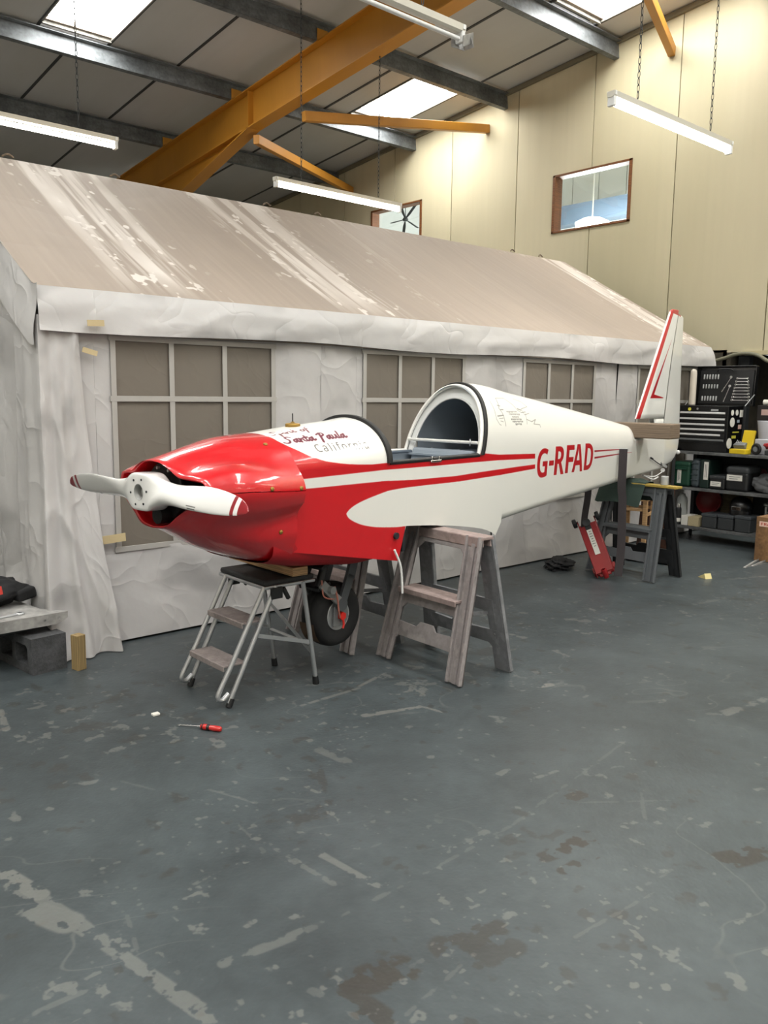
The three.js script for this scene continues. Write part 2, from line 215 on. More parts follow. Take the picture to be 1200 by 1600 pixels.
// rafter: yellow I beam on x = 6.56
function ibeam(L, h, w, tfl, tw) { return [box(L, tfl, w, [0, h / 2 - tfl / 2, 0]), box(L, tfl, w, [0, -h / 2 + tfl / 2, 0]), box(L, h - 2 * tfl, tw, [0, 0, 0])]; }
{
  const r = thing('roof_rafter', 'large yellow steel rafter rising diagonally under the grey purlins', 'beam', [6.56, 0, 0]);
  const z0 = -14.9, z1 = 7, zc = (z0 + z1) / 2, h = 0.5;
  const g = ibeam((z1 - z0) / Math.cos(AL), h, 0.2, 0.016, 0.012).map((k) => tf(tf(k, [0, 0, 0], [0, Math.PI / 2, 0]), [0, roofY(zc, -h / 2 - 0.005), zc], [AL, 0, 0].map(() => 0)));
  // turn about x after the beam lies along z
  const beam = mesh('beam', ibeam((z1 - z0) / Math.cos(AL), h, 0.2, 0.016, 0.012).map((k) => tf(k, [0, 0, 0], [0, Math.PI / 2, 0])), MT.yellowSteel, r); beam.position.set(0, roofY(zc, -h / 2 - 0.005), zc); beam.rotation.x = AL;
  // haunch: deeper wedge towards the eaves column
  const H = (z) => roofY(z, -0.5);
  mesh('haunch', [prism([[10.2, H(-10.2)], [13.8, H(-13.8)], [13.8, H(-13.8) - 0.6]], 0.012, [0, 0, 0], [0, Math.PI / 2, 0]), tf(new THREE.BoxGeometry(0.2, 0.016, Math.hypot(3.6, 0.98)), [0, (H(-10.2) + H(-13.8) - 0.6) / 2, -12], [-Math.atan(0.96 / 3.6), 0, 0])], MT.yellowSteel, r);
  for (const z of PURLIN_Z.slice(0, 6)) mesh('cleat', [box(0.16, 0.14, 0.01, [-0.02, roofY(z, 0.07), z + 0.045]), box(0.16, 0.01, 0.1, [-0.02, roofY(z, 0.004), z + 0.08])], MT.yellowSteel, r);
  mesh('stiffener', [box(0.18, 0.46, 0.012, [0, roofY(-10.2, -0.255), -10.2])], MT.yellowSteel, r);
}
tag(mesh('tie_beam', [bar([6.6, 5.03, -9.1], [10.0, 5.56, -9.02], 0.09, 0.12)], MT.yellowSteel), 'slim yellow steel tie beam running level from the rafter to the cream wall', 'beam');
tag(mesh('tie_beam', [bar([6.6, 4.98, -10.2], [10.0, 5.2, -12.3], 0.09, 0.12)], MT.yellowSteel), 'short yellow steel brace sloping down behind the middle hanging tube light', 'beam');
tag(mesh('tie_beam', [bar([6.6, 6.02, -4.75], [10.0, 5.82, -5.98], 0.09, 0.12)], MT.yellowSteel), 'yellow steel brace coming down the cream wall at the top right', 'beam');

// ---------- gable wall of cream panels, windows, dark bay below ----------
const WX = 10, SEAMS = [-15.4, -13.9, -12.5, -11.13, -9.76, -8.42, -7.1, -5.84, -4.56, -3.3, -2.0, -0.7, 0.6, 1.9, 3.2, 4.5, 5.8, 7.1];
const WIN = [[-7.74, -6.46, 3.85, 4.65], [-11.74, -10.44, 3.85, 4.76]];
const M_cream = [0, 1, 2].map((k) => grainy(['#cdc4a4', '#cac1a2', '#d0c7a8'][k], 0.75, 0, 0.6, 0.0006, { map: rep(tSubtle, 0.4 + 0.05 * k, 0.18) }));
const wall = struct('wall_gable');
const wallQuad = (z0, z1, y0, y1, y2, d = 0.06) => prism([[z0, y0], [z1, y0], [z1, y2], [z0, y1]].map(([z, y]) => [-z, y]), d, [WX + d / 2, 0, 0], [0, Math.PI / 2, 0]);
for (let k = 0; k + 1 < SEAMS.length; k++) {
  const a = SEAMS[k] + 0.007, b = SEAMS[k + 1] - 0.007, cuts = [a, b], gs = [];
  for (const [w0, w1] of WIN) for (const w of [w0, w1]) if (w > a && w < b) cuts.push(w);
  cuts.sort((x, y) => x - y);
  for (let c = 0; c + 1 < cuts.length; c++) {
    const p = cuts[c], q = cuts[c + 1], w = WIN.find(([u, v]) => (p + q) / 2 > u && (p + q) / 2 < v), t = (z) => roofY(z, 0.26);
    if (!w) gs.push(wallQuad(p, q, 2.1, t(p), t(q))); else gs.push(wallQuad(p, q, 2.1, w[2], w[2]), wallQuad(p, q, w[3], t(p), t(q)));
  }
  mesh('wall_panel', gs, M_cream[k % 3], wall);
}
{ // backing seen in the recessed joints
  const cuts = [-15.4, WIN[1][0], WIN[1][1], WIN[0][0], WIN[0][1], 7.1], gs = [];
  for (let c = 0; c + 1 < cuts.length; c++) { const p = cuts[c], q = cuts[c + 1], w = WIN.find(([u]) => u === p), t = (z) => roofY(z, 0.9); const mk = (...a) => { const g = wallQuad(...a, 0.05); g.translate(0.062, 0, 0); return g; }; if (!w) gs.push(mk(p, q, 2.1, t(p), t(q))); else gs.push(mk(p, q, 2.1, w[2], w[2]), mk(p, q, w[3], t(p), t(q))); }
  mesh('wall_backing', gs, mat('#a9a289', 0.8), wall);
  mesh('bottom_rail', [box(0.16, 0.05, 11.8, [10.06, 2.085, 1.1])], mat('#b8ae8c', 0.6), wall);
}
const eaveTrim = mesh('trim_1', tf(new THREE.BoxGeometry(0.05, 0.06, 22.6), [WX - 0.02, roofY(-4.1, 0.21), -4.1], [AL, 0, 0]), mat('#77715f', 0.7)); tag(eaveTrim, null, null, null, 'structure');
WIN.forEach(([z0, z1, y0, y1], n) => {
  const w = struct('window_' + (n + 1)), f = 0.045, zc = (z0 + z1) / 2, yc = (y0 + y1) / 2, W = z1 - z0, H = y1 - y0, M_frame = grainy('#8a5a34', 0.5, 0, 2, 0.0004, { map: rep(tWood, 1, 2) });
  mesh('window_frame', [rbox(0.17, H, f, 0.005, [WX + 0.07, yc, z0 + f / 2]), rbox(0.17, H, f, 0.005, [WX + 0.07, yc, z1 - f / 2]), rbox(0.17, f * 0.7, W, 0.005, [WX + 0.07, y0 + f * 0.35, zc]), rbox(0.17, f * 0.7, W, 0.005, [WX + 0.07, y1 - f * 0.35, zc])], M_frame, w);
  mesh('pane', box(0.006, H - 0.05, W - 0.07, [WX + 0.1, yc, zc]), mat('#ffffff', 0.02, 0, { transmission: 1, thickness: 0, ior: 1.5, color: '#f2f6f5' }), w);
});
// office behind the upper windows
{
  const o = struct('wall_office'), M_off = grainy('#c9cac6', 0.8, 0, 1, 0.0004);
  mesh('office_shell', [box(0.1, 4, 8.2, [14, 4.5, -9]), box(4, 4, 0.1, [12.1, 4.5, -13]), box(4, 4, 0.1, [12.1, 4.5, -5]), box(4, 0.1, 8, [12.1, 2.7, -9]), box(4, 0.1, 8, [12.1, 6.4, -9])], M_off, o);
  for (let z = -12.4; z < -5; z += 0.6) mesh('office_panel', box(0.03, 3.6, 0.585, [13.93, 4.5, z]), M_off, o);
  const bm = mesh('office_beam', [box(0.3, 0.34, 7.8, [13.2, 4.85, -9])], grainy('#4d5b69', 0.6)); tag(bm, 'blue grey beam seen across the right hand gable window', 'beam');
  const lamp = thing('office_lamp', 'bright round lamp behind the glass of the right hand gable window', 'lamp', [12.0, 4.36, -8.46]);
  mesh('lamp_globe', lathe([[0.001, -0.14], [0.14, -0.12], [0.27, -0.04], [0.28, 0.03], [0.16, 0.09], [0.05, 0.11], [0.001, 0.11]]), mat('#ffffff', 0.5, 0, { emissive: '#fffdf6', emissiveIntensity: 4 }), lamp);
  mesh('lamp_rod', cyl(0.012, 0.012, 2.2, [0, 1.2, 0], undefined, 10), MT.white, lamp);
  const pl = new THREE.PointLight('#fbfcff', 24); pl.position.set(0, -0.28, 0); pl.shadow.radius = 8; pl.castShadow = true; lamp.add(pl);
  const fan = thing('ceiling_fan', 'dark ceiling fan seen through the window behind the tent ridge', 'fan', [11.0, 4.79, -11.93]);
  mesh('fan_hub', lathe([[0.001, -0.06], [0.07, -0.05], [0.09, 0], [0.05, 0.06], [0.02, 0.1], [0.001, 0.1]]), MT.darkGrey, fan);
  mesh('down_rod', cyl(0.012, 0.012, 1.3, [0, 0.72, 0], undefined, 10), MT.darkGrey, fan);
  for (let k = 0; k < 5; k++) mesh('fan_blade', prism([[0.07, -0.03], [0.2, -0.06], [0.56, -0.065], [0.6, 0], [0.56, 0.065], [0.2, 0.06], [0.07, 0.03]], 0.008, [0, 0, 0], [-Math.PI / 2 + 0.2, k * 1.2566 + 0.3, 0]), MT.darkGrey, fan);
}
// dark bay below the gable wall
{
  const b = struct('wall_bay'), M_bay = grainy('#5b5446', 0.9, 0, 1, 0.0006, { map: rep(tBlotch, 0.4) });
  mesh('bay_shell', [box(0.1, 2.1, 12.2, [12.6, 1.05, 1.1]), box(2.6, 2.1, 0.1, [11.3, 1.05, -5.0]), box(2.6, 0.1, 12.2, [11.35, 2.16, 1.1]), box(0.12, 2.16, 9.4, [10.06, 1.05, -9.7])], M_bay, b);
}
// rest of the hall, closed
{
  const h = struct('wall_rear'), M_w = grainy('#d3cfc2', 0.8, 0, 1, 0.0005, { map: rep(tSubtle, 0.3) });
  mesh('hall_wall', [box(0.2, 8.4, 22.8, [-5.1, 4, -4.1])], M_w, h);
  const l = struct('wall_left'); mesh('hall_wall', [box(15.4, 6, 0.2, [2.5, 2.9, -15.35])], M_w, l);
  const r = struct('wall_right'); mesh('hall_wall', [box(15.4, 8.4, 0.2, [2.5, 4, 7.1])], M_w, r);
}
// ---------- hanging tube lights ----------
const FAN_SCALE = 0.62; scene.children.find((o) => o.name === 'ceiling_fan').scale.setScalar(FAN_SCALE);
const M_tube = mat('#ffffff', 0.4, 0, { emissive: '#fff8ea', emissiveIntensity: TUBE }), M_batten = grainy('#cfcbbf', 0.5, 0.1);
function tubeLight(x, y, z, label, on, dark, chain = MT.darkGrey, drop = [0.35, 1.45]) {
  const L = 1.8, t = thing('tube_light', label, 'light', [x, y, z]);
  mesh('batten', [prism([[-0.035, 0.025], [0.035, 0.025], [0.03, -0.012], [0.012, -0.02], [-0.012, -0.02], [-0.03, -0.012]], L, [L / 2, 0.04, 0], [0, Math.PI / 2, 0], 0.003)], M_batten, t);
  for (const e of [0.02, L - 0.02]) mesh('end_holder', [rbox(0.03, 0.075, 0.06, 0.006, [e, 0.0, 0]), rbox(0.02, 0.03, 0.075, 0.004, [e, 0.05, 0])], MT.white, t);
  if (on) mesh('glowing_tube', cyl(0.019, 0.019, L - 0.07, [L / 2, -0.012, 0], [0, 0, Math.PI / 2], 16), M_tube, t);
  else mesh('tube', cyl(0.014, 0.014, L - 0.07, [L / 2, -0.012, 0], [0, 0, Math.PI / 2], 16), MT.white, t);
  if (!on) mesh('end_bracket', [rbox(0.11, 0.06, 0.004, 0.001, [L + 0.02, -0.01, 0.03], [0.3, 0.2, 0.4]), rbox(0.09, 0.07, 0.004, 0.001, [L - 0.01, -0.03, -0.03], [-0.4, -0.3, -0.3]), rbox(0.004, 0.08, 0.07, 0.001, [L + 0.05, -0.01, 0], [0, 0, 0.5])], MT.whiteSteel, t);
  for (const e of drop) { // chain of links
    const top = roofY(z, 0.2) - y, n = Math.round(top / 0.05), gs = [];
    for (let k = 0; k < n; k++) { const g = new THREE.TorusGeometry(0.014, 0.0032, 5, 10); g.scale(0.7, 1.9, 1); gs.push(tf(g, [0, 0.09 + (k + 0.5) * (top - 0.09) / n, 0], [0, k % 2 ? Math.PI / 2 : 0, 0])); }
    gs.forEach((g) => g.translate(e, 0, 0)); mesh('chain', gs, chain, t);
  }
  if (on) { const l = new THREE.RectAreaLight('#fff6e8', TUBE_LAMP, L - 0.1, 0.05); l.position.set(L / 2, -0.04, 0); l.rotation.x = -Math.PI / 2; t.add(l); }
  return t;
}
tubeLight(1.62, 3.75, -7.58, 'lit tube light on thin chains at the far left above the tent ridge', true);
tubeLight(5.17, 3.73, -7.65, 'lit tube light hanging in the middle in front of the partly hidden window', true);
tubeLight(5.4, 3.66, -3.7, 'lit tube light on dark chains at the upper right before the cream wall', true);
tubeLight(2.22, 3.75, -3.86, 'unlit grey tube light with open end bracket at the top edge', false);
for (const [x, z] of [[-2.2, -3.7], [-2.2, -7.6], [-2.2, 0.2], [2.2, 0.2], [5.6, 0.2], [2.2, 4], [5.6, 4], [-2.2, 4]]) tag(tubeLight(x, 3.75, z, 'lit tube light hanging further along the hall', true), null, null, 'tube lights out of view');
// ---------- party tent ----------
{
  const X0 = 1.7, X1 = 9.25, ZN = -4.85, ZR = -6.95, ZB = -9.05, YE = 2.12, YR = 3.3, HEM = 1.89;
  const tent = thing('party_tent', 'long white party tent with dusty brown roof and clear grid windows', 'tent', [0, 0, 0]);
  const tRoof = dataTex(1536, 512, (u, v) => {   // u along the ridge, v from ridge to eaves: dust with clean runs down the slope
    const x = u * 7.6, n = fbm(x * 0.7 + 2, v * 0.6, 131, 4), runs = fbm(x * 9 + v * 0.7, v * 1.1, 137, 4), fine = fbm(x * 34 + v * 1.5, v * 4, 139, 3), xx = x + 1.7 + 0.16 * (fbm(v * 3, x, 149, 2) - 0.5), band = (a, b, e) => sstep(a - e, a + e, xx) * sstep(b + e, b - e, xx), zone = clamp(band(2.25, 2.95, 0.16) + 0.9 * band(3.75, 4.6, 0.18) + 0.35 * band(5.1, 5.35, 0.2) + 1.1 * band(8.75, 9.4, 0.2) + 0.2 * sstep(0.1, 0, v));
    let k = sstep(0.52, 0.7, runs * 0.7 + fine * 0.3 + (zone - 0.5) * 0.3) * (0.12 + 0.88 * zone) * sstep(1.05, 0.8, v);
    const fl = sstep(0.71, 0.76, fbm(x * 14, v * 22, 151, 3) + zone * 0.03) * zone; k = clamp(Math.max(k * (0.35 + 0.5 * fbm(x * 5, v * 5, 157, 3)), fl * 0.8));
    const m = 0.94 + 0.16 * (n - 0.5) + 0.06 * (fine - 0.5);
    return [lerp(0.66 * m, 0.9, k), lerp(0.605 * m, 0.875, k), lerp(0.555 * m, 0.85, k)];
  }, true);
  const tWall = dataTex(1024, 512, (u, v) => { const n = fbm(u * 9, v * 4, 157, 5), s = sstep(0.62, 0.8, fbm(u * 14, v * 6, 163, 4)), low = 0; const k = 0.86 + 0.16 * (n - 0.5) - 0.1 * s; return [k * 0.9, k * 0.89, k * 0.885]; }, true);
  const sheet = { bumpMap: rep(tCrease, 0.5), bumpScale: 0.013, side: THREE.DoubleSide };
  const M_roof = mat('#ffffff', 0.7, 0, { map: tRoof, bumpMap: rep(tCrease, 1.2, 0.5), bumpScale: 0.006, side: THREE.DoubleSide });
  const wallMap = rep(tWall, 0.14, 0.45);
  const M_wall = mat('#f0f0f0', 0.5, 0, { map: wallMap, ...sheet });
  const M_film = mat('#958d82', 0.28, 0, { transmission: 0.4, thickness: 0, ior: 1.3, bumpMap: rep(tCrease, 0.8), bumpScale: 0.004, side: THREE.DoubleSide });
  const M_grid = mat('#a9a6a1', 0.5);
  const wr = (x, y, s) => 0.022 * (fbm(x * 1.6, y * 1.4, s, 3) - 0.5) + 0.02 * Math.pow(clamp(ridge(x * 0.9 + y * 0.5, y * 0.8 - x * 0.3, s + 3, 2)), 3);
  // roof: near and far slope, slight sag between hoops
  const slope = (zE, s) => grid(120, 30, (u, v) => { const x = lerp(X0 - 0.03, X1 + 0.03, u), bay = Math.abs(Math.sin((x - X0) / 1.888 * Math.PI)), sag = -0.035 * bay * Math.sin(Math.PI * clamp(v)) ; const z = lerp(ZR, zE, v), y = lerp(YR, YE, v) + sag + 0.012 * (fbm(x * 2, v * 3, s, 3) - 0.5) * (v > 0 ? 1 : 0); return [x, y, z, u, v]; });
  mesh('roof_cover', [slope(ZN + 0.02, 171)], M_roof, tent, true);
  mesh('roof_cover', [slope(ZB, 173)], M_roof, tent, true);
  // valance hanging over the eaves rail
  mesh('valance', [grid(150, 8, (u, v) => { const x = lerp(X0 - 0.03, X1 + 0.03, u), d = fbm(x * 2.2, v * 1.5, 181, 3); return [x, lerp(YE + 0.005, HEM + 0.012 * Math.sin(x * 2.3) - 0.012 * d, v), ZN + 0.02 + 0.05 * Math.sin(Math.min(1, v * 1.6) * 1.57) * (0.5 + d) + wr(x, v, 183) * 0.8, x, v * 0.3]; })], M_wall, tent, true);
  mesh('hem', [tube([...Array(38)].map((_, k) => { const x = lerp(X0 - 0.02, X1 + 0.02, k / 37); return [x, HEM + 0.006 * Math.sin(x * 2.3) - 0.006, ZN + 0.052]; }), 0.006, 6, 120)], mat('#6d645a', 0.8), tent);
  // four side panels with a window each
  const seams = [X0 + 0.05, 3.66, 5.56, 7.42, X1], wins = [[2.1, 3.27], [4.06, 5.17], [5.93, 7.04], [7.8, 8.9]], WY0 = 0.58, WY1 = 1.86;
  for (let k = 0; k < 4; k++) {
    const a = seams[k] + 0.004, b = seams[k + 1] - 0.004, [w0, w1] = wins[k];
    const xs = [], ys = []; const span = (p, q, n, arr) => { for (let i = 0; i < n; i++) arr.push(lerp(p, q, i / n)); };
    span(a, w0, 8, xs); span(w0, w1, 14, xs); span(w1, b, 8, xs); xs.push(b); span(0.015, WY0, 22, ys); span(WY0, WY1, 14, ys); span(WY1, 2.06, 4, ys); ys.push(2.06);
    mesh('side_panel', [grid(xs.length - 1, ys.length - 1, (u, v, i, j) => { const x = xs[i], y = ys[j]; const edge = Math.max(sstep(0.14, 0, Math.abs(x - w0)), sstep(0.14, 0, Math.abs(x - w1)), 0) * (y > WY0 - 0.05 ? 1 : 0); const flare = 0.04 * Math.pow(clamp(1 - y / 0.5), 2); return [x, y, ZN + wr(x * 1.3, y * 1.3, 191 + k) * (1 - edge) + flare * (0.7 + 0.6 * fbm(x * 2, 0, 193, 2)), x, y]; }, (i, j) => !(xs[i] >= w0 - 1e-4 && xs[i + 1] <= w1 + 1e-4 && ys[j] >= WY0 - 1e-4 && ys[j + 1] <= WY1 + 1e-4))], M_wall, tent, true);
    const win = partGroup('tent_window', tent), cw = (w1 - w0 - 0.03 * 4) / 3, YM = 1.5, gs = [];
    mesh('window_lattice', [...[0, 1, 2, 3].map((i) => rbox(0.034, WY1 - WY0 + 0.03, 0.006, 0.002, [w0 + 0.015 + i * (cw + 0.03), (WY0 + WY1) / 2, ZN + 0.008])), ...[WY0, YM, WY1].map((y) => rbox(w1 - w0 + 0.02, 0.034, 0.007, 0.002, [(w0 + w1) / 2, y, ZN + 0.008]))], M_grid, win);
    for (let i = 0; i < 3; i++) for (const [y0, y1] of [[WY0, YM], [YM, WY1]]) { const x0 = w0 + 0.03 + i * (cw + 0.03) - 0.008, xw = cw + 0.016; mesh('pane', [grid(10, 10, (u, v) => [x0 + u * xw, lerp(y0, y1, v), ZN - 0.004 + 0.008 * (fbm(x0 * 5 + u * 3, y0 * 5 + v * 3, 197, 2) - 0.5), x0 + u * xw, lerp(y0, y1, v)])], M_film, win, true); }
  }
  // near gable: wall with panel seam, rake edge, and the loose corner drape flaring on the floor
  const roofAt = (z) => z > ZR ? lerp(YR, YE, (z - ZR) / (ZN - ZR)) : lerp(YR, YE, (z - ZR) / (ZB - ZR));
  mesh('gable_panel', [grid(60, 40, (u, v) => { const z = lerp(ZN + 0.0, ZB, u), y = lerp(0.015, roofAt(z) - 0.02, v); return [X0 + wr(z * 1.2, y * 1.2, 211) + 0.03 * Math.sin(z * 17) * sstep(1.9, 0.3, y), y, z, z, y]; })], M_wall, tent, true);
  mesh('gable_panel', [grid(20, 30, (u, v) => { const z = lerp(ZN, ZB, u), y = lerp(0.015, roofAt(z) - 0.02, v); return [X1 - 0.02, y, z, z, y]; })], M_wall, tent, true);
  mesh('side_panel', [grid(60, 20, (u, v) => { const x = lerp(X0, X1, u), y = lerp(0.015, YE, v); return [x, y, ZB + wr(x, y, 213), x, y]; })], M_wall, tent, true);
  mesh('gable_valance', [grid(50, 6, (u, v) => { const z = lerp(ZN + 0.07, ZR, u), t = roofAt(Math.min(z, ZN)) + 0.01; return [X0 - 0.035 - 0.03 * Math.sin(v * 1.6) + wr(z * 1.5, v, 217), lerp(t, t - 0.3 - 0.05 * fbm(z * 3, 0, 219, 2), v), z, z, v * 0.3]; })], M_wall, tent, true);
  mesh('corner_drape', [grid(90, 60, (u, v) => {   // wraps the corner post from the gable round to the first window, folds deepen towards the floor
    const y = lerp(0.008, YE - 0.16, v), s = u, low = Math.pow(1 - v, 1.6);
    const fold = (0.012 + 0.05 * low) * (Math.sin(s * 26 + fbm(s * 4, v * 2, 223, 2) * 5) * 0.5 + 0.5) + 0.05 * low * fbm(s * 6, v * 3, 227, 3);
    let x, z, nx, nz; const c = 0.42;
    if (s < c) { const t = s / c; z = lerp(ZN - 0.34, ZN + 0.03, t); x = X0 - 0.03; nx = -1; nz = t * t; } else { const t = (s - c) / (1 - c), wd = lerp(0.3, 0.19, v); x = lerp(X0 - 0.03, X0 + wd, t); z = ZN + 0.035 + 0.012 * (1 - t); nx = -(1 - t) * (1 - t) + 0.6 * t * low; nz = 1; }
    const crease = wr(s * 3, y * 1.6, 229) * 0.8; return [x + nx * (fold * 0.7 + crease * 0.4), y, z + nz * (fold + crease) + nz * 0.1 * low * low, s, y];
  })], M_wall, tent, true);
  for (const x of [X0 + 0.06, 3.66, 5.56, 7.42, X1 - 0.06]) for (const z of [ZN - 0.05, ZB + 0.05]) mesh('tent_pole', cyl(0.019, 0.019, 2.05, [x, 1.025, z], undefined, 10), MT.alu, tent);
  for (const [y, z] of [[2.05, ZN - 0.05], [3.24, ZR]]) mesh('roof_rail', tube([[X0 + 0.05, y, z], [X1 - 0.05, y, z]], 0.019, 8), MT.alu, tent);
  for (const [x, y, w, h, a] of [[1.98, 1.93, 0.1, 0.035, 0.05], [1.96, 1.77, 0.09, 0.03, -0.25], [2.06, 0.66, 0.16, 0.05, 0.05]]) mesh('tape_patch', box(w, h, 0.003, [x, y, ZN + (y > 1.9 ? 0.1 : 0.05)], [0, 0, a]), grainy('#c2b088', 0.7), tent);
  for (const [x, z] of [[2.25, ZR], [3.1, ZR], [4.6, ZR], [5.2, ZR], [8.2, ZR], [8.75, ZR]]) mesh('ridge_knot', [tube([[x - 0.05, YR + 0.005, z + 0.03], [x, YR + 0.03, z + 0.01], [x + 0.04, YR + 0.008, z + 0.02]], 0.008, 6)], MT.oldWood, tent);
}
// ---------- the aircraft: local x aft from the propeller, z towards the camera, y up from the floor ----------
const YAW = 7.5 * Math.PI / 180, AS = 1.08, AIR = [1.637, -0.124, -3.402];
const air = thing('light_aircraft', 'red and white wingless light aircraft fuselage propped on sawhorses', 'aircraft', AIR, YAW); air.scale.setScalar(AS);
const airWorld = (x, y, z) => [AIR[0] + AS * (x * Math.cos(YAW) + z * Math.sin(YAW)), AIR[1] + AS * y, AIR[2] + AS * (-x * Math.sin(YAW) + z * Math.cos(YAW))];
const UX0 = 0.3, UXL = 4.9, UV0 = -0.62, UVL = 1.225;   // livery sheet: metres aft, metres below the sill line
//            x     crest  sill   w     bottom wb    arch
const BODY = table([[0.40, 1.355, 1.215, 0.285, 0.80, 0.88, 2.0], [0.6, 1.372, 1.215, 0.292, 0.78, 0.9, 2.0], [0.8, 1.394, 1.215, 0.292, 0.75, 0.92, 2.0], [1.15, 1.43, 1.215, 0.288, 0.72, 0.95, 2.0],
  [1.95, 1.608, 1.215, 0.27, 0.76, 0.94, 2.05], [2.25, 1.606, 1.212, 0.258, 0.8, 0.92, 2.05], [2.6, 1.565, 1.207, 0.238, 0.823, 0.9, 2.05], [3.1, 1.5, 1.198, 0.205, 0.848, 0.88, 2.05], [3.55, 1.438, 1.188, 0.168, 0.866, 0.86, 2.0], [3.95, 1.382, 1.176, 0.132, 0.882, 0.84, 1.95], [4.2, 1.346, 1.168, 0.108, 0.892, 0.82, 1.9], [4.5, 1.3, 1.15, 0.082, 0.905, 0.8, 1.9], [5.1, 1.2, 1.1, 0.042, 0.935, 0.75, 1.9]]);
const sideBottom = (x) => x < 1.3 ? lerp(0.877, 0.704, clamp((x - 0.42) / 0.88)) : x < 2.24 ? table([[1.3, 0.888], [1.5, 0.868], [1.75, 0.836], [2.0, 0.792], [2.12, 0.758], [2.2, 0.72], [2.24, 0.7]])(x)[0] : BODY(x)[3];
const NA = 22;   // samples over the deck arch
function archPt(x, k) { const [yt, ys, w, , , p] = BODY(x), a = (k / NA) * Math.PI / 2, s = Math.sin(a), c = Math.cos(a); return [w * Math.pow(s, 2 / p), ys + (yt - ys) * Math.pow(c, 2 / p)]; }
function archLen(x) { const L = [0]; let q = archPt(x, 0); for (let k = 1; k <= NA; k++) { const r = archPt(x, k); L.push(L[k - 1] + Math.hypot(r[0] - q[0], r[1] - q[1])); q = r; } return L; }
const sideZ = (x, y) => { const [, ys, w, yb, wb] = BODY(x), t = clamp((ys - y) / (ys - yb), 0, 1.4); return w * lerp(1, wb, t * t * 0.6 + t * 0.4); };
const liv = (x, v) => [(x - UX0) / UXL, 1 - (v - UV0) / UVL];
const hoopShift = (y) => 0.14 * clamp((y - 1.215) / 0.4);
// both halves of a band of the shell: f(x, j) gives [z, y, v]
function shell(xs, nj, f, sx = () => 0, half = [1, -1]) {
  return half.map((s) => { const nu = xs.length - 1; return grid(nu, nj, (u, v, i, j) => { const x = xs[i], jj = s > 0 ? nj - j : j, [z, y, vv] = f(x, jj), X = x + sx(x, y), t = liv(X, vv); return [X, y, s * z, t[0], s > 0 ? t[1] * 0.5 + 0.5 : t[1] * 0.5]; }); });
}
const lin = (a, b, n) => [...Array(n + 1)].map((_, i) => lerp(a, b, i / n));
// livery: upper half of the sheet is the near side, lower half the far side
const RED = '#c4101a', WHITE = '#e4e3dd';
function script(g, text, x, y, size, slant, lw, color) {
  const G = { S: [1.6, [[1.5, 1.7, 1.0, 2.0, 0.45, 1.7, 0.7, 1.2, 1.0, 0.7, 0.8, 0.1, 0.2, -0.1, -0.3, 0.2]]], p: [1.05, [[0, 0.9, 0.12, 0, 0.1, -1.1], [0.08, 0.5, 0.5, 1, 0.9, 0.75, 0.75, 0.15, 0.15, 0.1]]], i: [0.55, [[0, 1, 0.05, 0.2, 0.28, 0.05, 0.55, 0.4], [0.22, 1.5, 0.26, 1.42]]], r: [0.72, [[0, 1, 0.05, 0], [0.05, 0.5, 0.35, 0.95, 0.62, 0.9]]], t: [0.7, [[0.22, 1.7, 0.15, 0.25, 0.4, 0, 0.65, 0.3], [-0.15, 1.1, 0.62, 1.15]]], o: [0.95, [[0.5, 1, 0.05, 0.8, 0.05, 0.2, 0.4, 0, 0.8, 0.3, 0.75, 0.8, 0.5, 1]]], f: [0.8, [[0.85, 1.9, 0.45, 1.85, 0.3, 0.4, 0.1, -0.8], [0, 1, 0.7, 1.08]]], a: [1.25, [[0.74, 0.85, 0.4, 1.02, 0.0, 0.5, 0.2, -0.04, 0.56, 0.3, 0.76, 0.95], [0.82, 1.08, 0.72, 0.3, 0.9, -0.04, 1.25, 0.35]]], n: [1.0, [[0, 1, 0.06, 0], [0.06, 0.5, 0.4, 1, 0.65, 0.8, 0.65, 0.15, 0.95, 0.12]]], P: [1.35, [[0.42, 1.9, 0.3, 0.6, 0.18, -0.5], [-0.25, 1.5, 0.4, 2.02, 1.12, 1.8, 1.1, 1.15, 0.3, 0.85]]], u: [1.05, [[0, 1, 0.0, 0.3, 0.3, 0, 0.65, 0.4, 0.72, 1], [0.72, 1, 0.72, 0.2, 1.0, 0.12]]], l: [0.6, [[0.35, 2, 0.12, 0.3, 0.35, 0, 0.62, 0.3]]] };
  g.strokeStyle = color; g.lineCap = 'round'; g.lineJoin = 'round';
  for (const ch of text) {
    if (ch === ' ') { x += 0.9 * size; continue; } const [w, strokes] = G[ch];
    for (const s of strokes) { const P = (k) => [x + (s[2 * k] + s[2 * k + 1] * slant) * size, y - s[2 * k + 1] * size], n = s.length / 2; g.lineWidth = lw * (n > 3 ? 1 : 1.25); g.beginPath(); g.moveTo(...P(0)); for (let k = 1; k < n - 1; k++) { const a = P(k), b = P(k + 1); g.quadraticCurveTo(a[0], a[1], k === n - 2 ? b[0] : (a[0] + b[0]) / 2, k === n - 2 ? b[1] : (a[1] + b[1]) / 2); } if (n === 2) g.lineTo(...P(1)); g.stroke(); }
    x += w * size;
  }
}
const LW = 2048, LH = 512;
